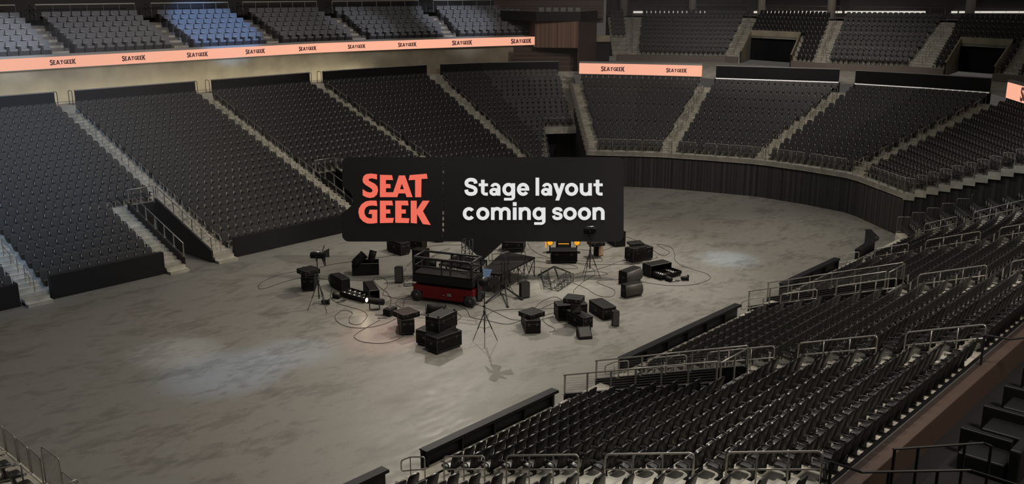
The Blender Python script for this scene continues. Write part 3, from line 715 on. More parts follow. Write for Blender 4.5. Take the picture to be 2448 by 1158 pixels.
for c in cl:
    if id(c) not in keep: continue
    si, i, k, x, y, z, r, u = c; kk = ppl.setdefault((si, i), 0)+1; ppl[(si, i)] = kk
    o = bpy.data.objects.new('club_seat', CLM); COL.objects.link(o); o.location = (x, y, z); o.rotation_euler = (0, 0, r)
    o['category'] = 'chair'; o['group'] = 'wide club seats above the pink ribbon screen'
    o['label'] = f'wide club seat, {ORD[kk]} from left, {ORD[i]} row above the ribbon, {names[si]} club block'
if len(cl) > 296:
    mbr = MB()
    for c in cl:
        if id(c) in keep: continue
        X = Matrix.Translation(c[3:6]) @ Matrix.Rotation(c[6], 4, 'Z')
        for mi in (0, 1, 2): pass
        n = len(mbr.v); mbr.v += [tuple(X @ Vector(p)) for p in m.v]; mbr.f += [tuple(n+j for j in f) for f in m.f]; mbr.m += m.m
    mbr.obj('club_seat_rows', [MT['club'], MT['clubdark'], MT['clubtop']], kind='stuff', label='remaining wide club seats far along the club level', category='seating')
print('club', len(cl))

mb = MB(); mb.bbox((0, .1, .42), (.5, .5, .12), .03); mb.bbox((0, -.16, .78), (.5, .08, .72), .03); mb.box((0, .05, .2), (.3, .3, .4))
BCM = mb.mesh('balcony_chair', MT['balc'])
for q, p in enumerate(BALC):
    o = bpy.data.objects.new('balcony_chair', BCM); COL.objects.link(o); o.location = (p.x, p.y, 11.95); o.rotation_euler = (0, 0, AZ+math.pi/2)
    o['category'] = 'chair'; o['group'] = 'grey chairs on the black balcony'; o['label'] = f'grey chair on the black corner balcony, {ORD[q+1]} from left'
# ================================================================ railings
def rounded(pts, r=.12, n=4):
    P = [Vector(p) for p in pts]; out = [P[0]]
    for i in range(1, len(P)-1):
        a, b = (P[i-1]-P[i]), (P[i+1]-P[i]); ra = min(r, a.length*.45, b.length*.45); a.normalize(); b.normalize()
        s, e = P[i]+a*ra, P[i]+b*ra
        for k in range(n+1):
            t = k/n; out.append(s*(1-t)**2+P[i]*2*t*(1-t)+e*t*t)
    out.append(P[-1]); return out
def aisle_rail(st, u, t0, t1, label, group, h=.82, bent=False, m='steel', r=.024, mid=True):
    zs = lambda t: st.z0+st.dz*t
    tread = lambda t: st.z(max(1, int(math.floor(t))+1)) if t >= 0 else max(0., st.z(1)-.15*(1+int(-t/.36)))
    root = empty('aisle_handrail', st.p3(u, t0, max(0, tread(t0))), 0, category='handrail', label=label, group=group)
    inv = Matrix.Translation(-root.location); L = lambda t, z: inv @ st.p3(u, t, z)
    if bent:
        tm = t0+(t1-t0)*.4
        pts = [L(t1, tread(t1)), L(t1, zs(t1)+h), L(tm, zs(tm)+h), L(t0, zs(t0)+h-.12), L(t0, zs(t0)+.35), L(tm, zs(tm)+.38), L(t1, zs(t1)+.42)]
        mb = MB(); mb.tube(rounded(pts, .1), r, 6); mb.obj('top_rail', MT[m], root, True)
        mb = MB(); mb.tube([L(tm, tread(tm)), L(tm, zs(tm)+h)], r*.8, 6); mb.obj('post', MT[m], root, True); return root
    pts = [L(t0, tread(t0)), L(t0, zs(t0)+h), L(t1, zs(t1)+h), L(t1, tread(t1))]
    mb = MB(); mb.tube(rounded(pts, .14), r, 6); mb.obj('top_rail', MT[m], root, True)
    if mid:
        mb = MB(); mb.tube([L(t0, zs(t0)+h*.5), L(t1, zs(t1)+h*.5)], r*.85, 6); mb.obj('mid_rail', MT[m], root, True)
    np_ = 2 if t1-t0 > 2.4 else 1
    for k in range(1, np_+1):
        t = t0+(t1-t0)*k/(np_+1); mb = MB(); mb.tube([L(t, tread(t)), L(t, zs(t)+h)], r*.8, 6); mb.obj('post', MT[m], root, True)
    return root
places = ['lowest', 'second lowest', 'third', 'fourth', 'fifth', 'topmost']
for u, nm in ((2.5, 'bottom edge aisle'), (4.5, 'near tunnel aisle'), (6.5, 'far tunnel aisle'), (8.5, 'corner aisle'), (11.5, 'last corner aisle')):
    for q, (a, b) in enumerate(((-.9, .4), (1.4, 3.4), (4.4, 7.4), (8.4, 11.4), (12.4, 15.0))):
        if u > 11 and q == 0: continue
        aisle_rail(RS, u, a, b, f'silver tube handrail, {places[q]} on the {nm} of the right stand', 'silver handrails on the right stand aisles', bent=(q == 0))
for u, nm in ((2.6, 'leftmost aisle'), (4.6, 'aisle right of the open tunnel'), (6.6, 'aisle ending behind the ticket sign'), (8.6, 'fourth aisle'), (11.6, 'fifth aisle')):
    for q, (a, b) in enumerate(((.2, 1.4), (2.4, 4.4), (5.4, 8.4), (9.5, 12.5), (13.5, 16.5), (17.5, 20.6))):
        aisle_rail(LS, u, a, b, f'thin handrail, {places[q]} on the {nm} of the left stand', 'thin handrails on the left stand aisles', r=.018)
def tunnel_rail(x, y0, sgn, zrow, length, label, wires=False, cap=True):
    root = empty('tunnel_railing', (x, y0, zrow), 0, category='railing', label=label)
    n = 7; L = length; sl = R/D
    mb = MB(); mb.tube([(0, -sgn*.05, 1.0), (0, sgn*L, 1.0+sl*L)], .026, 6); mb.obj('top_rail', MT['steel'], root, True)
    for k in range(n):
        d = L*k/(n-1); mb = MB(); mb.box((0, sgn*d, (.26+1.0)/2+sl*d), (.045, .05, .74)); mb.box((0, sgn*d, .28+sl*d), (.13, .14, .03)); mb.obj('post', MT['steel'], root)
    if wires:
        for k in range(7):
            z = .34+.09*k; mb = MB(); mb.tube([(0, 0, z), (0, sgn*L, z+sl*L)], .005, 4); mb.obj('cable', MT['steel'], root)
tunnel_rail(25.36, 47.5, 1, .45, 5.85, 'silver railing on the left wall of the open tunnel in the left stand')
tunnel_rail(27.06, 47.5, 1, .45, 5.85, 'silver railing on the right wall of the open tunnel in the left stand')
tunnel_rail(38.66, 47.5, 1, .45, 5.85, 'silver railing going down behind the ticket sign\'s left edge')
tunnel_rail(40.41, 47.5, 1, .45, 5.85, 'silver railing on the tunnel wall hidden behind the ticket sign')
tunnel_rail(25.24, 20.45, -1, .38, 6.15, 'silver cable railing on the near side of the nearest right tunnel', True)
tunnel_rail(27.11, 20.45, -1, .38, 6.15, 'silver cable railing on the far side of the nearest right tunnel', True)
tunnel_rail(38.64, 20.45, -1, .38, 6.15, 'silver cable railing on the near side of the farther right tunnel', True)
tunnel_rail(40.46, 20.45, -1, .38, 6.15, 'silver cable railing on the far side of the farther right tunnel', True)
def head_rail(x0, x1, y, z, label):
    root = empty('tunnel_end_railing', ((x0+x1)/2, y, z), 0, category='railing', label=label); w = (x1-x0)/2
    mb = MB(); mb.tube([(-w, 0, .95), (w, 0, .95)], .026, 6); mb.obj('top_rail', MT['steel'], root, True)
    mb = MB(); mb.box((0, 0, .04), (2*w, .1, .05)); mb.obj('base_rail', MT['steel'], root)
    for a in (-w, 0, w): mb = MB(); mb.box((a, 0, .48), (.045, .045, .94)); mb.obj('post', MT['steel'], root)
for args in ((25.4, 27.0, 53.5, 2.62, 'short railing across the inner end of the open left tunnel'), (38.7, 40.4, 53.5, 2.62, 'short railing above seats just left of the ticket sign'),
             (25.3, 27.05, 14.2, 2.62, 'short railing across the inner end of the nearest right tunnel'), (38.7, 40.4, 14.2, 2.62, 'short railing across the inner end of the farther right tunnel')): head_rail(*args)
# guard panels with vertical bars
def panel_mb(w, h, nb=8, r=.02, slope=0.):
    mb = MB(); s = slope*w
    mb.tube(rounded([(0, 0, 0), (0, 0, h), (w, 0, h+s), (w, 0, s)], .09, 3), r, 5)
    mb.tube([(0, 0, .08), (w, 0, .08+s)], r*.7, 5)
    for k in range(1, nb): x = w*k/nb; mb.tube([(x, 0, .08+s*x/w), (x, 0, h+s*x/w)], r*.42, 4, cap=False)
    return mb
def panel(a, b, z, label, group, h=.95, nb=8, zb=None, r=.02):
    a, b = Vector(a[:2]), Vector(b[:2]); w = (b-a).length; dz = 0 if zb is None else (zb-z)/w
    mb = panel_mb(w, h, nb, r, dz); o = mb.obj('guard_rail_panel', MT['steel'], None, True, category='railing', label=label, group=group)
    o.location = (a.x, a.y, z); o.rotation_euler = (0, 0, math.atan2((b-a).y, (b-a).x)); return o
PX = [(1430, 1463), (1465, 1497), (1500, 1533), (1536, 1571), (1574, 1604), (1606, 1632), (1634, 1663), (1684, 1710), (1712, 1740), (1742, 1769), (1771, 1798), (1800, 1828), (1830, 1858), (1861, 1890), (1892, 1921), (1935, 1963), (1965, 1992), (1994, 2022), (2038, 2068), (2070, 2100), (2102, 2122), (2124, 2144), (2146, 2162)]
def efr(px):
    lo, hi = 0., 11.
    for _ in range(30):
        mdl = (lo+hi)/2; p = ES.at(mdl, .06)
        if PJ((p.x, p.y, 2.77))[0] < px: lo = mdl
        else: hi = mdl
    p = ES.at(lo, .06); return p
for q, (a, b) in enumerate(PX):
    panel(efr(a), efr(b), 2.76, f'barred guard panel on the end stand\'s front edge, {ORD[q+1]} from the left', 'guard panels along the end stand front edge')
panel(efr(1406), efr(1428), 2.76, 'barred guard panel at the end stand\'s front left corner, in front of its stair', 'guard panels along the end stand front edge')
for k in range(10):
    p, q = ES.at(10.99, k+.05), ES.at(10.99, k+.95)
    panel(p, q, ES.z(k+1), f'stepped guard panel up the end stand\'s right flank, {ORD[k+1]} from its corner', 'guard panels up the right flank of the end stand')
for k in range(15):
    p, q = ES.at(.02, k+.05), ES.at(.02, k+.95)
    panel(p, q, ES.z(k+1), f'stepped guard panel beside the end stand\'s left stair, {ORD[k+1]} from the bottom', 'guard panels beside the end stand left stair', h=.9, nb=6, r=.016)
for k in range(8):
    p, q = RS.at(12.99, k+.05), RS.at(12.99, k+.95)
    panel(p, q, RS.z(k+1), f'barred guard panel closing the right corner seat rows, {ORD[k+1]} from the floor', 'guard panels closing the right corner seat rows', h=1.0)
for k in range(10):
    uc = cutL(k+1); p, q = LS.at(uc, k+.05), LS.at(uc, k+.95)
    if k > 1: panel(p, q, LS.z(k+1), f'stepped guard panel left of the corner tunnel, {ORD[k-1]} from the bottom', 'stepped guard panels left of the corner tunnel', h=.9, nb=6, r=.016)
A3, B3 = G(1297, 303.5, 3.42), G(1382, 302.5, 3.42)
for q in range(3):
    a, b = A3.lerp(B3, q/3+.01), A3.lerp(B3, (q+1)/3-.01)
    panel(a, b, 3.42, f'barred guard panel on the landing over the corner tunnel, {ORD[q+1]} from left', 'guard panels on the landing over the corner tunnel', h=.75, nb=7, r=.016)
# end stand aisle rails (loops)
for u, nm, us_ in ((3.5, 'left', range(7)), (6.5, 'middle', range(7)), (9.5, 'right', range(7))):
    for q in us_:
        a = .6+2.1*q; aisle_rail(ES, u, a, a+.95, f'small looped handrail, {ORD[q+1]} from the bottom of the end stand\'s {nm} aisle', 'small looped handrails on the end stand aisles', r=.02)
for u, nm in ((1.5, 'first'), (3.5, 'second'), (5.5, 'third'), (7.5, 'fourth'), (9.5, 'fifth')):
    for q, a in enumerate((.8, 4.2, 7.3)):
        aisle_rail(US, u, a, a+2.3, f'thin handrail, {ORD[q+1]} from the bottom of the upper stand\'s {nm} aisle', 'thin handrails on the upper stand aisles', r=.018)
# upper stand front railings and entry rails behind the low walls
def fence(pts, z, h, label, n=12, m='darksteel', r=.02, mid=True, bars=0):
    P = [Vector((p[0], p[1], z if len(p) < 3 else p[2])) for p in pts]
    root = empty('railing', P[0], 0, category='railing', label=label); I = Matrix.Translation(-P[0]); U_ = Vector((0, 0, 1))
    mb = MB(); mb.tube([I @ (p+U_*h) for p in P], r, 5); mb.obj('top_rail', MT[m], root, True)
    if mid: mb = MB(); mb.tube([I @ (p+U_*h*.5) for p in P], r*.7, 5); mb.obj('mid_rail', MT[m], root, True)
    tot = sum((P[i+1]-P[i]).length for i in range(len(P)-1))
    for k in range(n+1):
        d = tot*k/n; i = 0
        while i < len(P)-2 and d > (P[i+1]-P[i]).length: d -= (P[i+1]-P[i]).length; i += 1
        p = P[i]+(P[i+1]-P[i]).normalized()*d; mb = MB(); mb.tube([I @ p, I @ (p+U_*h)], r*.9, 5); mb.obj('post', MT[m], root, True)
    return root
fence([off(US, u, -.1) for u in US.us(2, 3)], 7.9, .95, 'dark railing in front of the upper stand\'s left block, above the pink screen', 12)
fence([off(US, u, -.1) for u in US.us(6, 7)], 7.9, .95, 'dark railing in front of the upper stand\'s middle block', 18)
fence([off(US, u, 4.9) for u in (4.02, 4.72)], 10.5, .8, 'dark railing above the upper stand\'s left doorway', 2)
fence([off(US, u, 4.9) for u in (8.2, 8.9)], 10.5, .8, 'dark railing above the upper stand\'s right doorway', 3)
for q, (a, b) in enumerate(((2.05, 3.0), (4.1, 5.6), (6.1, 7.0), (8.1, 9.6))):
    fence([off(US, u, 10.4) for u in (a, b)], 11.8, 1.2, f'thin-topped railing behind the upper stand\'s last row, {ORD[q+1]} from the left', 6, 'steel', .014, False)
for q, (x, tt) in enumerate(((17.15, 0), (27.2, 0), (28.2, 1), (37.5, 0), (38.5, 1), (47.8, 0), (48.8, 1))):
    y = 65.95; mb = MB(); s = 1 if tt else -1
    mb.tube(rounded([(0, 0, 6.85-7.25), (0, 0, .95), (0, .55, .95), (0, .55, 0)], .12, 3), .025, 6)
    mb.obj('entry_handrail', MT['darksteel'], None, True, category='handrail', label=f'black hooped entry rail, {ORD[q+1]} from left along the back walls of the left stand', group='black hooped rails at the left stand entries').location = (x, y, 7.25)
# club glass fronts: posts with a pale top rail
for q, (a, b) in enumerate(((0, 1), (2, 3), (4, 5), (6, 7), (8, 9), (10, 11))):
    a += .01; b -= .01
    root = empty('glass_balustrade', CS.p3(a, 6.25, 12.6), 0, category='railing', label=f'glass balustrade with pale top rail behind the {names[q]} club seat block', group='glass balustrades behind the club seats')
    I = Matrix.Translation(-root.location); mb = MB(); n = 6
    for k in range(n): mb.tube([I @ CS.p3(a+(b-a)*k/n, 6.25, 13.72), I @ CS.p3(a+(b-a)*(k+1)/n, 6.25, 13.72)], .05, 6)
    mb.obj('top_rail', MT['clubtop'], root)
    for k in range(n+1): mb = MB(); mb.tube([I @ CS.p3(a+(b-a)*k/n, 6.25, 12.6), I @ CS.p3(a+(b-a)*k/n, 6.25, 13.72)], .022, 5); mb.obj('post', MT['steel'], root)
for u, nm in ((1.6, 'first'), (3.6, 'second'), (5.6, 'third'), (7.6, 'fourth'), (9.6, 'fifth')):
    for q, a in enumerate((.1, 2.6, 5.2)):
        aisle_rail(CS, u+.25, a, a+1.6, f'dark handrail, {ORD[q+1]} from the ribbon on the {nm} club level stair', 'dark handrails on the club level stairs', m='darksteel', r=.02)

# ================================================================ LED ribbon screens
GL = {  # letter outlines traced in units of cap height (x right, y down)
 'S': ([(480,247),(400,238),(345,245),(312,270),(298,312),(304,350),(335,382),(375,405),(412,430),(425,452),(415,472),(390,477),(350,468),(300,435),(300,512),(340,535),(390,546),(440,537),(478,505),(493,455),(485,400),(450,365),(405,342),(375,325),(372,312),(385,303),(415,298),(480,312)], []),
 'E': ([(517,258),(668,258),(682,320),(592,318),(592,370),(648,370),(652,422),(592,422),(592,474),(690,474),(678,535),(517,535)], []),
 'A': ([(756,262),(832,262),(928,535),(852,535),(838,488),(750,488),(735,535),(656,535)], [(793,365),(768,436),(819,436)]),
 'T': ([(892,258),(1105,240),(1117,302),(1040,306),(1036,536),(960,536),(960,317),(878,322)], []),
 'G': ([(475,580),(400,578),(340,588),(285,625),(252,680),(246,730),(262,795),(305,842),(360,868),(420,868),(483,860),(483,694),(388,694),(373,747),(417,747),(417,802),(385,802),(345,785),(322,745),(322,700),(340,665),(375,645),(420,640),(483,647)], []),
 'K': ([(905,580),(980,580),(980,695),(1055,580),(1142,580),(1058,712),(1156,886),(1056,874),(984,745),(982,867),(905,860)], [])}
EA = [(517,254),(668,258),(682,320),(592,318),(592,370),(648,370),(652,422),(592,422),(592,474),(684,474),(756,262),(832,262),(928,535),(852,535),(838,488),(750,488),(735,535),(517,535)]
E2 = [(517,580),(670,580),(682,640),(592,638),(592,690),(645,690),(648,742),(592,742),(592,797),(692,797),(680,858),(517,862)]
E3 = [(710,580),(868,580),(877,640),(788,638),(788,690),(842,690),(842,742),(788,742),(788,797),(888,802),(880,862),(710,858)]
def plate(mb, loops, fn, th, nrm, mi=0):
    """solid letter from 2D loops; fn maps (x,y) to 3D, th extrudes back along nrm"""
    L3 = [[Vector((x, -y, 0)) for x, y in lp] for lp in loops if lp]
    tris = tessellate_polygon(L3); flat = [p for lp in loops if lp for p in lp]
    fr = [fn(x, y) for x, y in flat]; bk_ = [p-nrm*th for p in fr]; n = len(fr)
    fs = [tuple(t) for t in tris]+[tuple(n+i for i in t[::-1]) for t in tris]; k0 = 0
    for lp in loops:
        if not lp: continue
        m_ = len(lp)
        for j in range(m_): a, b = k0+j, k0+(j+1) % m_; fs.append((a, b, n+b, n+a))
        k0 += m_
    mb.add(fr+bk_, fs, mi)
def logo_line(mb, org, ux, uz, nrm, width):
    """SEATGEEK on one line, S and K taller"""
    seq = [('S', 1.28, .10), ('E', 1.04, .08), ('A', 1.0, -.02), ('T', .93, -.06), ('G', .93, -.06), ('E', .95, -.04), ('E', 1.0, .0), ('K', 1.22, .06)]
    x = 0; items = []
    for ch, h, dy in seq:
        lp, hole = GL[ch]; xs = [p[0] for p in lp]; ys = [p[1] for p in lp]; sc = h/(max(ys)-min(ys)); w = (max(xs)-min(xs))*sc*.92/h**.5
        items.append((lp, hole, min(xs), (min(ys)+max(ys))/2, sc, w/((max(xs)-min(xs))), x, dy)); x += w+.04
    k = width/x
    for lp, hole, x0, yc, sc, sx, xo, dy in items:
        fn = lambda px, py: org+ux*((xo+(px-x0)*sx)*k-width/2)+uz*(-(py-yc)*sc-dy*0)*k
        plate(mb, [lp, hole] if hole else [lp], fn, .01, nrm)
def ribbon(poly, z0, z1, logos, label, capped=True):
    root = empty('ribbon_screen', (poly[0][0], poly[0][1], z0), 0, category='screen', label=label)
    I = Vector(root.location); q = [(x-I.x, y-I.y) for x, y in poly]
    mb = MB(); mb.wall(q, 0, z1-z0, 0); mb.obj('display', MT['led'], root)
    mb = MB(); mb.wall([(x, y) for x, y in q], -.04, z1-z0+.02, .22); mb.wall([(x, y) for x, y in q], z1-z0+.02, z1-z0+.16, .34, mi=0)
    ob = mb.obj('housing', MT['blackcap'], root); nx_ = Vector((q[-1][0]-q[0][0], q[-1][1]-q[0][1], 0)).normalized(); ob.location = Vector((-nx_.y, nx_.x, 0))*.012
    for (px, wpx) in logos:
        for a, b in zip(poly[:-1], poly[1:]):
            ua, ub = PJ((*a, z0))[0], PJ((*b, z0))[0]
            if ua <= px <= ub:
                A_, B2_ = Vector((*a, 0)), Vector((*b, 0)); lo, hi = 0., 1.
                for _ in range(25):
                    t = (lo+hi)/2; P_ = A_.lerp(B2_, t)
                    if PJ((P_.x, P_.y, z0))[0] < px: lo = t
                    else: hi = t
                P_ = A_.lerp(B2_, lo); ux = (B2_-A_).normalized(); nr = Vector((ux.y, -ux.x, 0))
                w = wpx*.02; e = P_+ux*.5; s_ = PJ((e.x, e.y, z0))[0]-PJ((P_.x, P_.y, z0))[0]; w = wpx/s_*.5
                mb = MB(); logo_line(mb, P_+Vector((0, 0, (z0+z1)/2))+nr*.03-I, ux, Vector((0, 0, 1)), nr, w); mb.obj('logo', MT['ledtext'], root); break
ribbon(RB, 9.58, 10.36, [(152, 62), (321, 56), (473, 50), (611, 46), (736, 42), (853, 42), (974, 44), (1105, 48), (1246, 49)], 'long pink ribbon screen repeating a dark logo below the club level')
ribbon([off(ES, u, 15.9) for u in (1.0, 2, 3.0)], 7.42, 8.36, [(1465, 57), (1617, 50)], 'short pink ribbon screen with two dark logos above the end stand seats')
ribbon([off(ES, u, 15.9) for u in (10.02, 11)], 7.35, 8.45, [(2468, 62)], 'pink ribbon screen cut off by the right picture edge')

# ================================================================ ticket sign over the floor
DS = (G(1154, 629, 1.28)-Vector((0, 0, CAMZ))).dot(FW)+1.2
SN = -FW; k5 = 1/5.265
def sp(u, v, d=0.): return GD(u, v, DS-d)
root = empty('ticket_sign', sp(1154.5, 477), 0, category='sign', label='large black ticket-shaped sign with coral logo and white words, floating above the stage deck')
I = Vector(root.location)
def arc(cx_, cy_, r, a0, a1, n=7): return [(cx_+r*math.cos(math.radians(a0+(a1-a0)*k/n)), cy_-r*math.sin(math.radians(a0+(a1-a0)*k/n))) for k in range(n+1)]
body = arc(834, 392, 16, 90, 180)+arc(816, 478, 36, 58, -58, 9)+arc(834, 562, 16, 180, 270)+[(1100, 578), (1108, 582), (1154, 623), (1200, 582), (1208, 578)]+arc(1475, 562, 16, 270, 360)+arc(1475, 392, 16, 0, 90)
body = arc(834, 392, 16, 90, 180)+[(818, 446)]+arc(816, 478, 27, 62, -62, 9)+[(818, 510)]+arc(834, 562, 16, 180, 270)+[(1100, 578), (1108, 582), (1154, 623), (1200, 582), (1208, 578)]+arc(1475, 562, 16, 270, 360)+arc(1475, 392, 16, 0, 90)
def slot(y): return arc(1059.2, y-2.5, 2.1, 0, 180, 5)+arc(1059.2, y+2.5, 2.1, 180, 360, 5)
holes = [slot(y) for y in range(383, 573, 14) if y not in ()]
mb = MB(); plate(mb, [body]+holes, lambda x, y: sp(x, y)-I, .18, SN); mb.obj('sign_panel', MT['signbody'], root)
mb = MB(); mp_ = lambda x, y: sp(810+x*k5, 370+y*k5, .03)-I
plate(mb, [GL['S'][0]], mp_, .028, SN); plate(mb, [EA, GL['A'][1]], mp_, .028, SN); plate(mb, [GL['T'][0]], mp_, .028, SN)
plate(mb, [GL['G'][0]], mp_, .028, SN); plate(mb, [E2], mp_, .028, SN); plate(mb, [E3], mp_, .028, SN); plate(mb, [GL['K'][0]], mp_, .028, SN)
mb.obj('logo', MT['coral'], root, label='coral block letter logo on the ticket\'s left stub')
def words(txt, spans, b, name):
    """round geometric lettering traced in the sign's plane; spans = x ranges, b = baseline"""
    mb = MB(); W_ = 51.; h = W_/2; fn = lambda x, y: sp(1090+x/5.971, 410+y/5.971, .03)-I; xt = 180.
    def poly(pts): plate(mb, [pts], fn, .028, SN)
    def rect(x0, y0, x1, y1): poly([(x0, y0), (x1, y0), (x1, y1), (x0, y1)])
    def ell(cx_, cy_, rx, ry, a0=0, a1=360, n=28): return [(cx_+rx*math.cos(math.radians(a0+(a1-a0)*k/n)), cy_-ry*math.sin(math.radians(a0+(a1-a0)*k/n))) for k in range(n+1)]
    def ring(cx_, cy_, rx, ry, w=W_): plate(mb, [ell(cx_, cy_, rx, ry)[:-1], ell(cx_, cy_, rx-w, ry-w*.93)[:-1]], fn, .028, SN)
    def arc_(cx_, cy_, rx, ry, a0, a1, w=W_):
        poly(ell(cx_, cy_, rx, ry, a0, a1)+ell(cx_, cy_, rx-w, ry-w*.93, a1, a0))
    def stroke(pts, w):
        Q = [Vector(p) for p in pts]; Q = [Q[0]*2-Q[1]]+Q+[Q[-1]*2-Q[-2]]; C = []
        for i in range(1, len(Q)-2):
            for k in range(4):
                t = k/4; a, b_, c, d = Q[i-1], Q[i], Q[i+1], Q[i+2]; C.append(.5*((2*b_)+(c-a)*t+(2*a-5*b_+4*c-d)*t*t+(3*b_-a-3*c+d)*t**3))
        C.append(Q[-2]); Lp, Rp = [], []
        for i, p in enumerate(C):
            d = (C[min(i+1, len(C)-1)]-C[max(i-1, 0)]).normalized(); n_ = Vector((-d.y, d.x))*w/2; Lp.append(tuple(p+n_)); Rp.append(tuple(p-n_))
        poly(Lp+Rp[::-1])
    SS = [(1.0, .27), (.95, .12), (.78, .03), (.5, 0), (.24, .03), (.05, .13), (0, .25), (.07, .37), (.27, .44), (.5, .485), (.77, .55), (.95, .64), (1, .76), (.94, .89), (.77, .97), (.5, 1.0), (.22, .97), (.04, .87), (-.02, .70)]
    for ch, (x0, x1) in zip([c for c in txt if c != ' '], spans):
        cx_ = (x0+x1)/2; rx = (x1-x0)/2; yc = b-xt/2+1; ry = xt/2+3
        if ch == 'o': ring(cx_, yc, rx, ry)
        elif ch == 'c': arc_(cx_, yc, rx, ry, 38, 322)
        elif ch == 'e': arc_(cx_, yc, rx, ry, 0, 325); rect(x0+30, yc-16, x1-1, yc+18)
        elif ch == 'g':
            ring(cx_-3, yc, rx-3, ry); rect(x1-W_, b-xt+4, x1, b+20); arc_(x1-62, b+14, 62, 56, 0, -90, 40); rect(x0+24, b+33, x1-60, b+70)
        elif ch == 'a':
            ring(x0+67, b-54, 67, 57, 46); rect(x1-W_, b-115, x1, b); arc_(cx_+6, b-112, x1-cx_-6, 70, 0, 163, 44)
        elif ch == 'l': rect(x0, b-256, x1, b)
        elif ch == 'i': rect(x0, b-xt+2, x1, b); rect(x0, b-253, x1, b-199)
        elif ch == 't': rect(x0+33, b-226, x0+33+W_, b-60); rect(x0, b-174, x1, b-134); arc_(x0+33+66, b-62, 66, 62, 180, 270, 46); rect(x0+96, b-43, x1-2, b)
        elif ch == 'y':
            poly([(x0, b-xt+3), (x0+57, b-xt+3), (cx_+22, b-30), (cx_-22, b+4)]); poly([(x1, b-xt+3), (x1-56, b-xt+3), (x0+34, b+70), (x0+88, b+70)])
        elif ch == 'u': rect(x0, b-xt+3, x0+W_, b-70); rect(x1-W_, b-xt+3, x1, b); arc_(cx_-2, b-72, rx-2, 76, 180, 345)
        elif ch == 'n': rect(x0, b-xt+2, x0+W_, b); rect(x1-W_, b-105, x1, b); arc_(cx_+4, b-105, rx-4, 79, 0, 165)
        elif ch == 'm':
            rect(x0, b-xt+2, x0+W_, b); w3 = (x1-x0-W_)/2
            for k in (1, 2):
                xr = x0+W_+w3*k; rect(xr-W_, b-108, xr, b); c0 = xr-(w3+W_)/2+3; arc_(c0, b-108, xr-c0, 76, 0, 165)
        elif ch in 'sS':
            top = (b-xt+20) if ch == 's' else (b-228); w = 44 if ch == 's' else 52
            stroke([(x0+w/2+u*(x1-x0-w), top+v*(b-w/2+3-top)) for u, v in SS], w)
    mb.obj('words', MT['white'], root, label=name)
words('Stage layout', [(123, 308), (325, 457), (477, 635), (662, 845), (870, 1047), (1137, 1188), (1215, 1373), (1385, 1558), (1557, 1745), (1768, 1940), (1963, 2095)], 346, 'upper line of white words')
words('coming soon', [(97, 275), (290, 477), (500, 780), (812, 866), (895, 1068), (1093, 1278), (1375, 1522), (1533, 1725), (1740, 1928), (1950, 2122)], 693, 'lower line of white words')

# ================================================================ equipment on the floor
def place(A, B, C, top, z=0., vtop=None):
    """corner pixels of a footprint (front corner, left corner, right corner) -> centre, yaw, w, d, h"""
    a, b, c = G(*A, z), G(*B, z), G(*C, z); yaw = math.atan2((c-a).y, (c-a).x)
    w = (c-a).length; ux = Vector((math.cos(yaw), math.sin(yaw), 0)); uy = Vector((-ux.y, ux.x, 0)); d = max(.3, abs((b-a).dot(uy)))
    h = HZ(a, top)-z
    ctr = a+ux*w/2+uy*d/2
    return ctr, yaw, w, d, h
def case(label, ctr, yaw, w, d, h, z=0., casters=True, up=False, edge='dalu', seam=.7, lit=True, group=None, category='flight case', latches=True):
    root = empty('flight_case', (ctr[0], ctr[1], z), yaw, category=category, label=label)
    if group: root['group'] = group
    z0 = .10 if casters else 0.; H_ = h-z0; zc = z0+H_/2
    mb = MB(); mb.bbox((0, 0, zc), (w, d, H_), .012); mb.obj('body', MT['case'], root)
    mb = MB(); t = .022; x, y = w/2, d/2
    for sx in (-1, 1):
        for sy in (-1, 1): mb.box((sx*x, sy*y, zc), (t, t, H_+.004))
    for zz in (z0, h):
        for sy in (-1, 1): mb.box((0, sy*y, zz), (w+t, t, t))
        for sx in (-1, 1): mb.box((sx*x, 0, zz), (t, d+t, t))
    mb.obj('edging', MT[edge], root)
    if lit: mb = MB(); mb.box((0, -y-.002, h-.004), (w-.06, .03, .012)); mb.obj('edge_highlight', MT['alu'], root, label='front edge with a highlight painted in')  # brighter bar over the dark edging, the lit edge put in as colour
    if seam: mb = MB(); zs = z0+H_*seam; mb.box((0, 0, zs), (w+.012, d+.012, .018)); mb.obj('lid_seam', MT['dalu'], root)
    if latches:
        for k in (-.28, .28): mb = MB(); mb.box((w*k, -y-.012, z0+H_*.68), (.11, .02, .12)); mb.box((w*k, -y-.028, z0+H_*.68), (.04, .02, .05)); mb.obj('latch', MT['dalu'], root)
        for s in (-1, 1): mb = MB(); mb.box((s*(x+.006), 0, z0+H_*.5), (.014, .16, .11)); mb.tube([(s*(x+.012), -.05, z0+H_*.47), (s*(x+.04), -.05, z0+H_*.44), (s*(x+.04), .05, z0+H_*.44), (s*(x+.012), .05, z0+H_*.47)], .008, 4); mb.obj('handle', MT['dalu'], root)
    if casters:
        for sx in (-1, 1):
            for sy in (-1, 1):
                mb = MB(); cx_, cy_ = sx*(x-.07), sy*(y-.07)
                mb.tube([(cx_-.02, cy_, .045), (cx_+.02, cy_, .045)], .045, 10); mb.box((cx_, cy_, .085), (.06, .07, .04)); mb.obj('caster', MT['rubber'], root, True)
    if up:
        for sx in (-1, 1):
            for sy in (-1, 1):
                mb = MB(); cx_, cy_ = sx*(x-.07), sy*(y-.07)
                mb.tube([(cx_-.02, cy_, h+.05), (cx_+.02, cy_, h+.05)], .045, 10); mb.box((cx_, cy_, h+.02), (.06, .07, .04)); mb.obj('caster', MT['rubber'], root, True)
    return root
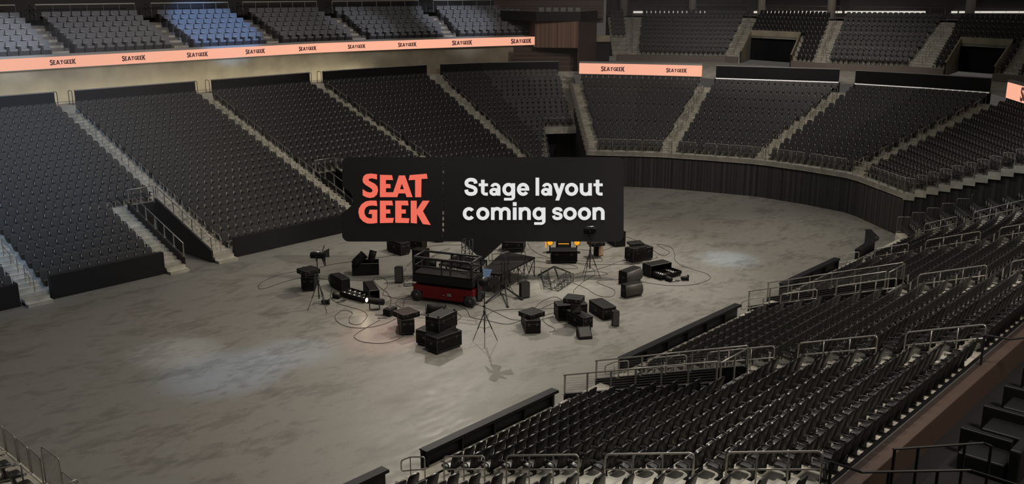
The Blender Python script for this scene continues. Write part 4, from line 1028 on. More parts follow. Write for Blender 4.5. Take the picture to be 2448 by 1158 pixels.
def case_px(label, A, B, C, top, z=0., **k):
    c, yaw, w, d, h = place(A, B, C, top, z); return case(label, c, yaw, w, d, h, z, **k), (c, yaw, w, d, h)
def flat_case(label, u, v, z, yaw, w, d, h=.2, tilt=0.):
    """flat case whose top centre shows at pixel u, v"""
    c = G(u, v, z+h); o = case(label, c, yaw, w, d, h, z, casters=False, lit=False, seam=.6)
    if tilt: o.rotation_euler = (tilt, 0, yaw)
    return o
_, c1 = case_px('black wheeled flight case at the left front, under a flat black case', (959.3, 803.5), (948, 778), (991, 801), 766.8)
h1 = c1[4]; flat_case('flat black case lying askew on the left front wheeled case', 971, 744.5, h1, c1[1]+.5, .85, .85, .22)
_, c2 = case_px('long wheeled flight case, bottom of the front centre stack', (1045.5, 849.7), (1021.3, 838), (1103.5, 829), 810)
case_px('long black case stacked upside down, its casters pointing up', (1049.9, 798), (1022, 789), (1092.5, 777), 763, z=c2[4], casters=False, up=True, lit=False)
case_px('wheeled case half hidden behind the front centre stack', (1032, 834), (1007.3, 819), (1090, 806), 797)
_, c4 = case_px('black case on its side right of the nearest light stand, under a flat case', (1256.3, 799), (1249, 773.4), (1292, 797.4), 767.4, casters=False)
flat_case('flat black case lying turned on the case right of the nearest stand', 1271, 745, c4[4], c4[1]+.6, .85, .8, .2)
_, c5 = case_px('wheeled case at the back of the right-hand case stack', (1333.7, 769), (1325.4, 757), (1403, 764), 732.3)
_, c6 = case_px('long wheeled case at the front of the right-hand stack, monitor before it', (1394, 792.2), (1338, 776), (1416, 787.3), 761.3, seam=.75)
_, c7 = case_px('long black case right of the right-hand stack, tilted away', (1441.3, 767), (1406.2, 746), (1471.5, 762.5), 737.8, casters=False)
_, c8 = case_px('wide wheeled case before the amber lit rack', (1317.3, 631), (1315, 622), (1379.5, 631), 601)
_, c9 = case_px('wheeled flight case at the far right of the gear, flat cases on it', (1512.9, 629.7), (1495.5, 622), (1559.8, 621), 598.9)
flat_case('flat case lying on the far right wheeled case', 1521, 590.5, c9[4], c9[1]+.1, .95, .6, .16)
flat_case('thin tilted case on top of the far right flat case', 1519, 580, c9[4]+.17, c9[1]-.2, .8, .5, .12, .12)
_, c13 = case_px('tall wheeled case left of the leftmost light stand', (721.5, 697), (722, 686), (752, 697), 664)
cc, cy_ = c13[0], c13[1]
case('middle black box on the tall case by the leftmost light stand', cc, cy_+.05, c13[2]*1.02, c13[3]*.9, .36, c13[4], casters=False, lit=False)
flat_case('flat black lid, topmost on the pile by the leftmost light stand', 737, 643, c13[4]+.37, cy_+.75, .82, .82, .22)
case_px('wheeled case with latches just under the sign\'s left half', (959.7, 612.8), (924.3, 602), (980.6, 608), 583)
case_px('wheeled case behind the one under the sign\'s left half', (1009.7, 600), (978, 596), (1020.8, 594.7), 572, lit=False)
case_px('case mostly hidden by the sign near its perforated line', (1039, 581), (1037, 574), (1062, 580), 560, lit=False)
case_px('long case behind the stage deck, under the sign', (1200, 603), (1196, 592), (1251, 605), 579)
case_px('big black box at the sign\'s lower right corner', (1470.7, 592), (1441, 579), (1494.5, 590), 556, casters=False, lit=False, latches=False)

def open_case(label, A, B, C, top, trough=False):
    c, yaw, w, d, h = place(A, B, C, top); root = empty('open_case', (c.x, c.y, 0), yaw, category='flight case', label=label); t = .03
    mb = MB(); mb.box((0, d/2-t/2, h/2), (w, t, h)); mb.box((-w/2+t/2, 0, h/2), (t, d, h)); mb.box((w/2-t/2, 0, h/2), (t, d, h))
    if trough: mb.box((0, -d/2+t/2, h/2), (w, t, h)); mb.box((0, 0, t/2), (w, d, t))
    else: mb.box((0, 0, h-t/2), (w, d, t))
    mb.obj('body', MT['case'], root)
    mb = MB(); mb.box((0, -d/2-.002, h), (w, .03, .02)); mb.box((0, d/2, h), (w, .02, .02)); mb.obj('edging', MT['alu' if trough or True else 'dalu'], root)
    mb = MB()
    for sx in (-1, 1):
        for sy in (-1, 1): mb.box((sx*w/2, sy*d/2, h/2), (.02, .02, h))
    mb.obj('corner_edging', MT['dalu'], root); return c, yaw, w, d, h
open_case('upturned case lid behind the tray of clamps at the left', (884, 723.5), (863, 701), (907.7, 721), 696)
open_case('long upturned case lid behind the right-hand tray of clamps', (1555, 665), (1538.5, 657), (1604, 655), 637)
c14 = open_case('open bin with two black lamps sticking out', (842.4, 660.3), (841.5, 650), (906, 658), 632, trough=True)
def lamp_can(label, p, dirv, L, r, z=None, name='spotlight'):
    root = empty(name, p, 0, category='lamp', label=label); d = Vector(dirv).normalized()
    mb = MB(); mb.tube([d*-L/2, d*-L*.3, d*L*.15, d*L/2], [r*.75, r, r, r*1.02], 12); mb.obj('lamp_body', MT['case'], root, True)
    mb = MB(); mb.tube([d*L*.48, d*L*.53], r*1.08, 12); mb.obj('rim', MT['dalu'], root, True); return root
zb = c14[4]
pA, pB = G(858, 621, zb+.22), G(888.5, 616, zb+.2)
lamp_can('left of the two black lamps sticking out of the open bin', pA, (.6, -.2, .5), .78, .24); lamp_can('right of the two black lamps sticking out of the open bin', pB, (.35, .05, .8), .72, .19)
pC = G(1043, 738, .22); lamp_can('black cylinder lamp lying behind the front centre stack', (pC.x, pC.y, .235), (-.78, .62, 0), .95, .22)

def tray(label, P, z=.16):
    """low wheeled tray full of clamps, P: four corner pixels"""
    Q = [G(u, v, z) for u, v in P]; c = sum(Q, Vector())/4; yaw = math.atan2((Q[1]-Q[0]).y, (Q[1]-Q[0]).x)
    w = (Q[1]-Q[0]).length; d = (Q[3]-Q[0]).length
    root = empty('clamp_tray', (c.x, c.y, 0), yaw, category='tray', label=label)
    mb = MB(); mb.box((0, 0, .12), (w, d, .05))
    for sy in (-1, 1): mb.box((0, sy*d/2, .2), (w, .03, .16))
    for sx in (-1, 1): mb.box((sx*w/2, 0, .2), (.03, d, .16))
    mb.obj('tray_body', MT['case'], root)
    for sx in (-1, 1):
        for sy in (-1, 1): mb = MB(); mb.tube([(sx*(w/2-.06)-.02, sy*(d/2-.06), .045), (sx*(w/2-.06)+.02, sy*(d/2-.06), .045)], .045, 8); mb.box((sx*(w/2-.06), sy*(d/2-.06), .085), (.04, .05, .04)); mb.obj('caster', MT['rubber'], root, True)
    rnd = random.Random(3)
    n, m_ = (5, 2)
    for i in range(n):
        for j in range(m_):
            X = Matrix.Translation(root.location) @ Matrix.Rotation(yaw, 4, 'Z'); q = X @ Vector((w*(j+.5)/m_-w/2, d*(i+.5)/n-d/2, .16))
            o = bpy.data.objects.new('hook_clamp', CLAMP); COL.objects.link(o); o.location = q; o.rotation_euler = (0, rnd.uniform(-.1, .1), yaw+rnd.uniform(-.25, .25)+.35)
            o['category'] = 'clamp'; o['group'] = label.replace('wheeled tray', 'clamps in the wheeled tray'); o['label'] = f'pale metal clamp lying in the {label.split(" by ")[-1] if False else "tray " + label.split("tray ")[1]}'
m = MB(); m.tube([(-.14, 0, .05), (-.04, 0, .09), (.08, 0, .08), (.14, 0, .04)], [.018, .03, .03, .02], 6); m.box((.02, 0, .03), (.16, .06, .05)); m.tube([(-.14, 0, .05), (-.17, .03, .10), (-.14, .05, .14)], .012, 5)
CLAMP = m.mesh('hook_clamp', MT['chrome'], True)
tray('wheeled tray of pale clamps beside the lit spotlight', [(849.8, 722), (877, 713), (859, 694), (831, 697.5)])
tray('wheeled tray of pale clamps at the far right', [(1574, 665), (1623, 653), (1612, 645), (1558, 655)])

# speakers
def wedge_prism(mb, prof, w, mi=0):
    """profile (y,z) extruded along x"""
    n = len(prof); mb.add([(x, y, z) for x in (-w/2, w/2) for y, z in prof], [tuple(range(n)), tuple(range(2*n-1, n-1, -1))]+[(i, n+i, n+(i+1) % n, (i+1) % n) for i in range(n)], mi)
def subwoofer(label, A, B, C, top, flip=False, cheek=.12):
    c, yaw, w, d, h = place(A, B, C, top); root = empty('loudspeaker', (c.x, c.y, 0), yaw, category='loudspeaker', label=label)
    y = d/2; body = [(y, .04), (y, h-.03), (y-.03, h), (-y+.18*d, h), (-y+.12*d, h-.02), (-y+.12*d, .02), (y-.03, .0)]
    mb = MB(); wedge_prism(mb, body, w); mb.obj('cabinet', MT['case'], root)
    n = 8; face = [(-y+.12*d-(.16*d+.06)*math.sin(math.pi*k/n)**.6, .03+(h-.06)*k/n) for k in range(n+1)]
    mb = MB(); wedge_prism(mb, face, w*.97); mb.obj('curved_grille', MT['grille'], root, True)
    for s in (-1, 1): mb = MB(); mb.box((s*(w/2+.004), 0, h*.55), (.012, .18, .12)); mb.obj('handle', MT['rubber'], root)
    return root
subwoofer('front one of two bulging loudspeakers at the right', (1496, 714.9), (1482.8, 709.7), (1535.6, 706.8), 683.3)
subwoofer('rear one of two bulging loudspeakers at the right', (1500, 684), (1487.9, 675), (1534, 671), 652)
o = subwoofer('chamfered loudspeaker between the leftmost stand and the clamp tray', (817, 700.6), (794, 682), (837.7, 696.6), 669); o.rotation_euler.z += math.pi
def column_speaker(label, ctr, yaw, w, d, h, z=0., front='grille', notch=True, taper=.75):
    root = empty('loudspeaker', (ctr[0], ctr[1], z), yaw, category='loudspeaker', label=label)
    x = w/2; y = d/2; pl = [(-x, -y), (x, -y), (x, y*.2), (x*taper, y), (-x*taper, y), (-x, y*.2)]; n = len(pl)
    mb = MB(); mb.add([(a, b, zz) for zz in (.02, h) for a, b in pl], [tuple(range(n))[::-1], tuple(range(n, 2*n))]+[(i, (i+1) % n, n+(i+1) % n, n+i) for i in range(n)]); mb.obj('cabinet', MT['case'], root)
    mb = MB(); mb.box((0, -y-.008, h*.52), (w*.9, .016, h*.9)); mb.obj('front_grille', MT[front], root)
    mb = MB(); mb.box((0, 0, h+.008), (w*.35, .05, .02)); mb.obj('handle', MT['rubber'], root)
    for sx in (-1, 1): mb = MB(); mb.box((sx*x*.8, 0, .012), (.05, d*.7, .024)); mb.obj('foot', MT['rubber'], root)
    return root
p = G(1253, 714, 0); column_speaker('upright loudspeaker beside the tripod foot of the lifting tower', p+Vector((.15, .15, 0)), AZ-math.pi/2+.35, .48, .42, HZ(p, 677))
p = G(956, 678, 0); column_speaker('slim upright loudspeaker left of the scissor lift', p+Vector((.1, .15, 0)), AZ-math.pi/2-.1, .42, .34, HZ(p, 640.5), front='grille')
p = G(1472, 781, 0); column_speaker('small upright loudspeaker in front of the right-hand long case', p+Vector((.1, .12, 0)), AZ-math.pi/2+.15, .32, .3, HZ(p, 746))
p = G(1380, 748.5, c6[4]); column_speaker('upright loudspeaker standing on the right-hand front case', p+Vector((.05, .14, 0)), AZ-math.pi/2, .46, .42, HZ(p, 718)-c6[4], c6[4])
hs = HZ(p, 718); flat_case('flat black case balanced on the loudspeaker of the right-hand stack', 1372, 710.5, hs+.03, AZ-math.pi/2-.35, .78, .72, .22)
p = G(1431, 613, 0); column_speaker('loudspeaker with a tan front beside the right tripod stand', p+Vector((.1, .12, 0)), AZ-math.pi/2+.75, .42, .42, HZ(p, 584), front='tan')
flat_case('flat case lying on the tan-fronted loudspeaker', 1425, 578, HZ(p, 584)+.03, AZ-math.pi/2+.3, .8, .7, .18)
c, yaw, w, d, h = place((1387, 815.5), (1377.8, 802), (1418, 813), 793)
root = empty('stage_monitor', (c.x, c.y, 0), yaw, category='loudspeaker', label='wedge-shaped stage monitor with grey grille at the front right')
mb = MB(); wedge_prism(mb, [(.26, 0), (.30, .20), (.22, .46), (.14, .46), (-.24, .10), (-.26, 0)], w); mb.obj('cabinet', MT['case'], root)
mb = MB(); s = Vector((0, .38, .36)).normalized(); X = Matrix.Translation((0, -.055, .285)) @ Matrix.Rotation(math.atan2(.36, .38), 4, 'X'); mb.box((0, 0, 0), (w*.86, .46, .02), X=X); mb.obj('front_grille', MT['grille'], root)
for sx in (-1, 1): mb = MB(); mb.box((sx*(w/2+.006), .08, .22), (.012, .12, .06)); mb.obj('handle', MT['rubber'], root)

# amber-lit rack behind the wide case
c = G(1348, 609, 0)+Vector((.25, .25, 0)); ya = AZ-math.pi/2
root = empty('lamp_rack', (c.x, c.y, 0), ya, category='rack', label='rack of dark boxes with a glowing amber slot under the sign')
mb = MB(); mb.box((0, 0, .46), (.86, .5, .92)); mb.obj('rack_body', MT['case'], root)
mb = MB(); mb.box((0, -.255, .60), (.66, .01, .34)); mb.obj('rack_window', MT['dalu'], root)
mb = MB(); mb.box((0, -.265, .62), (.62, .01, .04)); mb.obj('lit_slot', MT['amber'], root)
for s, nm in ((-1, 'left'), (1, 'right')):
    mb = MB(); root2 = empty('par_lamp', Vector((c.x, c.y, 0))+Matrix.Rotation(ya, 3, 'Z') @ Vector((s*.78, -.05, 0)), ya, category='lamp', label=f'amber glowing lamp on the {nm} side of the dark rack')
    mb.tube([(0, -.02, .64), (0, .3, .66)], [.20, .14], 14); mb.obj('lamp_body', MT['case'], root2, True)
    mb = MB(); mb.tube([(0, -.05, .64), (0, -.02, .64)], [.10, .17], 14); mb.obj('lens', MT['amber'], root2, True)
    mb = MB(); mb.box((0, .1, .3), (.07, .07, .6)); mb.box((0, .1, .02), (.4, .4, .04)); mb.obj('stand_post', MT['case'], root2)
    if s < 0: mb = MB(); mb.box((-.24, -.02, .66), (.06, .03, .62)); mb.obj('side_bar', MT['amber'], root2, label='thin glowing amber bar')

# tripods with studio lamps
def light_stand(label, foot, feet_px, vapex, vtop, lampdir, barn=True, blue=False, fl=.62):
    base = G(*foot, 0); root = empty('light_stand', base, 0, category='light stand', label=label); I = Vector(base)
    za = HZ(base, vapex); zt = HZ(base, vtop)
    for q, px in enumerate(feet_px):
        f = G(*px, 0)-I; mb = MB(); k = Vector((0, 0, za)); mb.tube([k, k.lerp(f, .55)], .022, 6); mb.tube([k.lerp(f, .5), f+Vector((0, 0, .012))], .015, 6); mb.tube([k.lerp(f, .54), k.lerp(f, .57)], .032, 6)
        mb.obj('leg', MT['darksteel'], root, True)
        mb = MB(); mb.tube([(0, 0, za*.45), k.lerp(f, .5)], .011, 4); mb.obj('brace', MT['darksteel'], root, True)
    mb = MB(); mb.tube([(0, 0, za*.35), (0, 0, za+.25)], .032, 8); mb.tube([(0, 0, za-.06), (0, 0, za+.06)], .06, 8); mb.tube([(0, 0, za+.22), (0, 0, za+.30)], .052, 8); mb.tube([(0, 0, za+.25), (0, 0, zt-.10)], .025, 8); mb.obj('pole', MT['darksteel'], root, True)
    mb = MB(); mb.box((.05, 0, za+.12), (.12, .03, .03)); mb.box((-.05, .03, za+.27), (.10, .03, .03)); mb.obj('knob', MT['darksteel'], root)
    d = Vector(lampdir).normalized(); c = Vector((0, 0, zt)); s_ = d.cross(Vector((0, 0, 1))).normalized(); u_ = s_.cross(d)
    mb = MB(); mb.tube([c-d*.30, c-d*.27, c+d*.22, c+d*.26], [.12, .155, .155, .17], 14); hd = mb.obj('lamp_head', MT['case'], root, True)
    mb = MB(); mb.tube([c-d*.20+u_*.165, c+d*.18+u_*.165], .035, 6); mb.obj('top_highlight', MT['chrome'], root, True)  # bright metal bar stands in for the highlight along the lamp's top
    mb = MB(); mb.tube([c-s_*.2, c-s_*.2-u_*.22, c+s_*.2-u_*.22, c+s_*.2], .016, 5); mb.obj('yoke', MT['darksteel'], root, True)
    if barn:
        for k, (a, b, op) in enumerate(((u_, s_, .35), (-u_, s_, .45), (s_, u_, .75), (-s_, u_, .75))):
            mb = MB(); e0 = c+d*.26+a*.16; e1 = e0+d*(.32*op)+a*(.34); th = d*.008
            mb.add([e0-b*.14, e0+b*.14, e1+b*.22, e1-b*.22, e0-b*.14+th, e0+b*.14+th, e1+b*.22+th, e1-b*.22+th], [(0, 1, 2, 3), (7, 6, 5, 4), (0, 4, 5, 1), (1, 5, 6, 2), (2, 6, 7, 3), (3, 7, 4, 0)])
            mb.obj('barn_door', MT['darksteel' if not (blue and k == 0) else 'blueglass'], root, **({'label': 'pale blue flap'} if blue and k == 0 else {}))
    return root
light_stand('leftmost tripod light stand, lamp with open flaps pointing right', (764, 738), [(735.3, 744.5), (781.6, 750.2), (781.6, 732.9)], 671.6, 611, RT*1.+Vector((0, 0, -.02)))
light_stand('nearest tripod light stand, blue flap on its lamp, before the lift', (1158.6, 819), [(1130.6, 816), (1159, 833.6), (1189.3, 816)], 746, 674, RT*.3+Vector((.65, .62, -.12)), blue=True)
light_stand('right tripod stand whose lamp overlaps the sign', (1409.5, 666), [(1392.6, 658.4), (1396, 673), (1435.5, 665.3)], 600, 550, -FW*.2+RT*.95+Vector((0, 0, .1)), barn=False)

# truss pieces
def truss_mb(L, s, bay, r=.02, closed=True):
    mb = MB(); n = max(1, round(L/bay)); h = s/2; cs = [(-h, -h), (h, -h), (h, h), (-h, h)]
    for a, b in cs: mb.tube([(a, b, 0), (a, b, L)], r, 5)
    for k in range(n+1):
        z = L*k/n
        for q in range(4): a, b = cs[q], cs[(q+1) % 4]; mb.tube([(*a, z), (*b, z)], r*.7, 4, cap=False)
    for k in range(n):
        for q in range(4):
            a, b = cs[q], cs[(q+1) % 4]
            if k % 2: a, b = b, a
            mb.tube([(*a, L*k/n), (*b, L*(k+1)/n)], r*.55, 4, cap=False)
    return mb
p = G(1118, 678, 0)-Vector((.4, .4, 0))
o = truss_mb(HZ(p, 580), .42, .42, .024).obj('truss_tower', MT['darksteel'], None, True, category='truss', label='square truss tower standing behind the scissor lift'); o.location = p+Vector((.4, .4, 0)); o.rotation_euler = (0, 0, .35)
m2 = truss_mb(1.5, .5, .5, .02); o = m2.obj('truss_piece', MT['darksteel'], None, True, category='truss', label='short truss piece on end, left of the truss tower', group='stacked truss pieces'); q = G(1104, 640, 1.0); o.location = (q.x+.3, q.y+.6, 0); o.rotation_euler = (0, 0, .1)
def lying(label, a, b, s, yoff=0.):
    A_, B_ = G(*a, 0), G(*b, 0); L = (B_-A_).length; o = truss_mb(L, s, .42, .018).obj('truss_piece', MT['darksteel'], None, True, category='truss', label=label, group='truss pieces lying in the light')
    d = (B_-A_).normalized(); o.matrix_world = Matrix.Translation(A_+Vector((0, 0, s/2+.02))) @ d.to_track_quat('Z', 'Y').to_matrix().to_4x4()
lying('right one of two box truss pieces lying in the pool of light', (1326, 696), (1362, 672), .42)
lying('left one of two box truss pieces lying in the pool of light', (1309, 692), (1301, 662), .36)
# folded A-frame
ap = G(1326, 672, 0); za = .98; root = empty('folding_frame', ap, 0, category='frame', label='dark folding A-frame propped over the lying truss pieces')
top = G(1325, 637.5, 1.0)-ap
for f_ in ((1287, 660), (1363, 654), (1335, 668)):
    f_ = G(*f_, 0)-ap+Vector((0, 0, .03)); mb = MB(); mb.tube([top, f_], .045, 4); mb.obj('leg', MT['darksteel'], root)
mb = MB(); mb.tube([G(1296, 654, .12)-ap, G(1355, 652, .15)-ap], .008, 4); mb.obj('strap', MT['darksteel'], root)
# small wire frame left of the lift
o = truss_mb(.9, .4, .45, .016).obj('truss_piece', MT['darksteel'], None, True, category='truss', label='small wire frame lying left of the scissor lift\'s front wheel'); q = G(966, 683, 0)
o.matrix_world = Matrix.Translation(q+Vector((0, 0, .22))) @ Vector((.8, -.6, 0)).to_track_quat('Z', 'Y').to_matrix().to_4x4()
# lifting tower on outrigger legs
b = G(1207, 703, 0); root = empty('lifting_tower', b, 0, category='lifting tower', label='lifting tower on three splayed legs in front of the stage deck'); ht = HZ(b, 602)
mb = truss_mb(ht-.35, .24, .3, .017); mb.v = [(x, y, z+.35) for x, y, z in mb.v]; mb.obj('mast', MT['darksteel'], root, True)
for f_ in ((1162, 725.8), (1213.8, 735.3), (1247.5, 718)):
    f_ = G(*f_, 0)-b; mb = MB(); dr = f_.normalized()
    mb.tube([(0, 0, .36), f_+Vector((0, 0, .05))], .045, 4); mb.tube([Vector((0, 0, .9)), f_*.55+Vector((0, 0, .2))], .016, 5); mb.box(f_+Vector((0, 0, .02)), (.12, .12, .04)); mb.obj('outrigger_leg', MT['darksteel'], root)
mb = MB(); mb.tube([(0, 0, .28), (0, 0, .45)], .13, 10); mb.obj('hub', MT['darksteel'], root, True)
fr_ = MB(); w_, d_, h_ = 1.7, .75, .55
for zz in (0, h_):
    fr_.tube([(-w_/2, -d_/2, zz), (w_/2, -d_/2, zz), (w_/2, d_/2, zz), (-w_/2, d_/2, zz)], .018, 4, closed=True)
for sx in (-1, 0, 1):
    for sy in (-1, 1): fr_.tube([(sx*w_/2, sy*d_/2, 0), (sx*w_/2, sy*d_/2, h_)], .016, 4)
o = fr_.obj('carriage_frame', MT['darksteel'], root); o.location = (RT.x*.12+.25, RT.y*.12+.25, ht-.62); o.rotation_euler = (0, 0, AZ-math.pi/2+.25)
mb = MB(); mb.box((0, 0, ht-.05), (.5, .08, .05)); mb.obj('head_plate', MT['chrome'], root, label='bright metal head plate')

# stage deck
def deck(label, P, zt, group='stage deck sections'):
    Q = [G(u, v, zt) for u, v in P]; root = empty('stage_deck', (sum(q.x for q in Q)/4, sum(q.y for q in Q)/4, 0), 0, category='stage deck', label=label, group=group); I = Vector(root.location)
    mb = MB(); q = [x-I for x in Q]; dn = Vector((0, 0, .09)); mb.add([x for x in q]+[x-dn for x in q], [(0, 1, 2, 3), (7, 6, 5, 4)]+[(i, (i+1) % 4, 4+(i+1) % 4, 4+i) for i in range(4)]); mb.obj('deck_board', MT['deck'], root)
    nu, nv_ = 3, 2
    for i in range(nu+1):
        for j in range(nv_+1):
            if 0 < i < nu and 0 < j < nv_: pass
            a = q[0].lerp(q[1], i/nu).lerp(q[3].lerp(q[2], i/nu), j/nv_); a = a+( -a*.03); mb = MB(); f_ = Vector((a.x, a.y, -I.z))
            mb.tube([a-dn, (a.x, a.y, 0)], .026, 5); mb.box((a.x, a.y, .01), (.09, .09, .02)); mb.obj('leg', MT['darksteel'], root)
    mb = MB()
    for e in ((0, 1), (3, 2), (0, 3), (1, 2)):
        n = 3 if e in ((0, 1), (3, 2)) else 2
        for k in range(n):
            a, c_ = q[e[0]].lerp(q[e[1]], k/n)*.97, q[e[0]].lerp(q[e[1]], (k+1)/n)*.97
            mid = (a+c_)/2
            mb.tube([(a.x, a.y, zt-.1), (mid.x, mid.y, .06)], .016, 4); mb.tube([(c_.x, c_.y, zt-.1), (mid.x, mid.y, .06)], .016, 4)
            mb.tube([(a.x, a.y, .1), (mid.x, mid.y, zt-.1)], .012, 4); mb.tube([(c_.x, c_.y, .1), (mid.x, mid.y, zt-.1)], .012, 4)
    mb.obj('cross_brace', MT['darksteel'], root)
zt = HZ(G(1276, 661, 0), 617)
deck('raised black stage deck on crossed legs in front of the sign tail', [(1150, 650), (1196.6, 657), (1279.5, 615.3), (1205, 600)], zt, 'stage deck sections')
deck('second black stage deck behind the scissor lift', [(1049, 631), (1140, 645), (1165, 622), (1093, 611)], zt, 'stage deck sections')

# scissor lift
A_ = G(995.4, 720, 0); B_ = G(1122.3, 736, 0); yaw = math.atan2((B_-A_).y, (B_-A_).x); Lw = (B_-A_).length
ux = Vector((math.cos(yaw), math.sin(yaw), 0)); uy = Vector((-ux.y, ux.x, 0)); Wd = abs((G(1155, 718, 0)-B_).dot(uy)); Wd = max(1.2, Wd)
c = (A_+B_)/2+uy*Wd/2; root = empty('scissor_lift', c, yaw, category='scissor lift', label='red and black scissor lift with a railed platform, left of the stage deck')
wr = (HZ(A_, 695)-0)/2*1.08; cl_ = wr*.45; Lc = Lw+.25; zc0, zc1 = .22, HZ(A_+ux*.1, 681.5)
za_ = wr*1.75
mb = MB(); mb.box((0, 0, (zc0+zc1)/2), (Lw-2*wr-.06, Wd-.06, zc1-zc0)); mb.bbox((0, 0, (za_+zc1)/2), (Lc+.1, Wd-.05, zc1-za_), .02); mb.box((0, 0, .52*(zc0+zc1)), (Lc-.1, Wd-.5, (zc1-zc0)*.9)); mb.obj('chassis', MT['red'], root)
for sx in (-1, 1):
    for sy in (-1, 1):
        mb = MB(); x, y = sx*Lw/2, sy*(Wd/2-.10)
        mb.tube([(x, y-.13, wr), (x, y-.11, wr), (x, y+.11, wr), (x, y+.13, wr)], [wr*.86, wr, wr, wr*.86], 20); wo = mb.obj('wheel', MT['rubber'], root, True)
        mb = MB(); mb.tube([(x, y+sy*.12, wr), (x, y+sy*.15, wr)], wr*.42, 12); mb.obj('hub_cap', MT['dalu'], wo, True)
z2 = zc1+.02; dk = HZ(A_+ux*.2, 659)
mb = MB()
for k in range(4):
    z = z2+.05+(dk-z2-.2)*k/4
    for sy in (-1, 1): mb.box((0, sy*(Wd/2-.18), z+.05), (Lc-.15, .05, .09))
mb.box((0, 0, (z2+dk)/2), (Lc-.3, Wd-.5, dk-z2-.05)); mb.obj('scissor_stack', MT['black'], root)
mb = MB(); mb.bbox((0, 0, (z2+dk)/2+.08), (Lc+.1, Wd, dk-z2-.08), .02, mi=0); mb.bbox((0, 0, dk+.09), (Lc+.05, Wd-.04, .06), .01, mi=1); mb.obj('platform', [MT['black'], MT['deck']], root)
hr = HZ(A_, 616)-dk
for sy, nm in ((-1, 'near'), (1, 'far')):
    y = sy*(Wd/2-.05); x = Lc/2-.02; mb = MB()
    mb.tube(rounded([(-x, y, dk+.1), (-x, y, dk+hr), (x, y, dk+hr), (x, y, dk+.1)], .18, 4), .058, 8); g = mb.obj('guard_rail', MT['darksteel'], root, True)
    mb = MB(); mb.tube([(-x, y, dk+hr*.52), (x, y, dk+hr*.52)], .045, 6); mb.tube([(-.05, y, dk+hr), (.28, y, dk+hr*.52)], .03, 6); mb.obj('mid_rail', MT['darksteel'], g, True)
    for xx in (-.05, .42): mb = MB(); mb.box((xx, y, dk+hr/2+.03), (.07, .05, hr)); mb.obj('rail_post', MT['darksteel'], g)
for sx in (-1, 1):
    x = sx*(Lc/2-.02); y = Wd/2-.06; mb = MB()
    mb.tube([(x, -y, dk+hr), (x, y, dk+hr)], .058, 8); mb.tube([(x, -y, dk+hr*.52), (x, y, dk+hr*.52)], .032, 6); mb.obj('end_rail', MT['darksteel'], root, True)
mb = MB(); mb.box((Lc/2+.12, 0, (zc0+dk)/2), (.05, .45, dk-zc0))
for k in range(6): mb.tube([(Lc/2+.12, -.22, .3+.2*k), (Lc/2+.12, .22, .3+.2*k)], .018, 5)
mb.obj('ladder', MT['darksteel'], root)
mb = MB(); mb.box((.35, -Wd/2-.002+.02, zc0+.28), (.22, .02, .14)); mb.obj('service_plate', MT['alu'], root)
mb = MB(); mb.tube([(.05, -Wd/2+.0, zc0+.24), (.05, -Wd/2-.01, zc0+.24)], .03, 10); mb.obj('key_switch', MT['chrome'], root, True)
mb = MB(); mb.box((.9, .1, dk+.17), (.35, .12, .08)); mb.obj('control_box', MT['chrome'], root)
lp = G(1026, 640, .3)+Vector((.6, .6, 0)); lp.z = .3; lamp_can('blue-grey lamp behind the left end of the scissor lift rails', lp, (.6, -.6, -.1), .7, .25)
mb = MB(); mb.bbox((0, 0, .8), (.75, .6, 1.6), .02); q = G(1004, 640, .9)
o = mb.obj('cabinet_body', MT['case']); root = empty('tall_case', (q.x+.8, q.y+.8, 0), yaw, category='flight case', label='tall dark case seen through the left end of the lift\'s rails'); o.parent = root
mb = MB(); mb.box((.2, -.31, .9), (.03, .02, .7)); mb.obj('edging', MT['alu'], root)

# lit spotlight on its yoke
p = G(895.6, 742, 0); root = empty('spotlight', p, 0, category='lamp', label='switched-on spotlight on a hooped yoke, glowing at its left end'); hc = HZ(p, 727)
d = (-RT*.8+Vector((-.45, -.40, .32))).normalized(); c0 = Vector((0, 0, max(.46, hc)))
mb = MB(); mb.tube([c0-d*.50, c0-d*.2, c0+d*.2, c0+d*.42], [.16, .17, .15, .17], 14); mb.obj('lamp_body', MT['case'], root, True)
mb = MB(); mb.tube([c0+d*.42, c0+d*.435], [.10, .085], 14); mb.obj('lens', MT['lens'], root, True, label='bright warm lens')
s_ = d.cross(Vector((0, 0, 1))).normalized()
mb = MB(); mb.tube(rounded([c0+RT*.22, Vector(RT)*.24+Vector((0, 0, .03)), Vector(RT)*-.24+Vector((0, 0, .03)), c0-RT*.22], .1), .028, 6); mb.obj('yoke', MT['darksteel'], root, True)
lamp('POINT', 'spotlight_glow', p+c0+d*.6, p, 6, (1, .82, .55), shadow_soft_size=.05)
# little lamps, brackets, stage box, pads
def small_lamp(label, u, v, yw=0., bracket=False):
    p = G(u, v, 0); root = empty('small_lamp', p, AZ-math.pi/2+yw, category='lamp', label=label)
    mb = MB(); mb.tube([(-.2, 0, .13), (-.1, 0, .13), (.12, 0, .13), (.17, 0, .13)], [.09, .11, .11, .13], 10); mb.obj('lamp_body', MT['case'], root, True)
    mb = MB(); mb.box((.18, 0, .22), (.02, .22, .14)); mb.box((.18, 0, .04), (.02, .22, .06)); mb.obj('barn_door', MT['darksteel'], root)
    mb = MB(); mb.box((0, 0, .235), (.22, .05, .02)); mb.obj('top_highlight', MT['chrome'], root)  # bright strip imitating a highlight on the small lamp's top
    if bracket: mb = MB(); mb.tube([(-.12, -.12, .13), (-.62, -.12, .05), (-.62, .14, .05), (-.12, .12, .13)], .014, 5); mb.obj('bracket', MT['darksteel'], root)
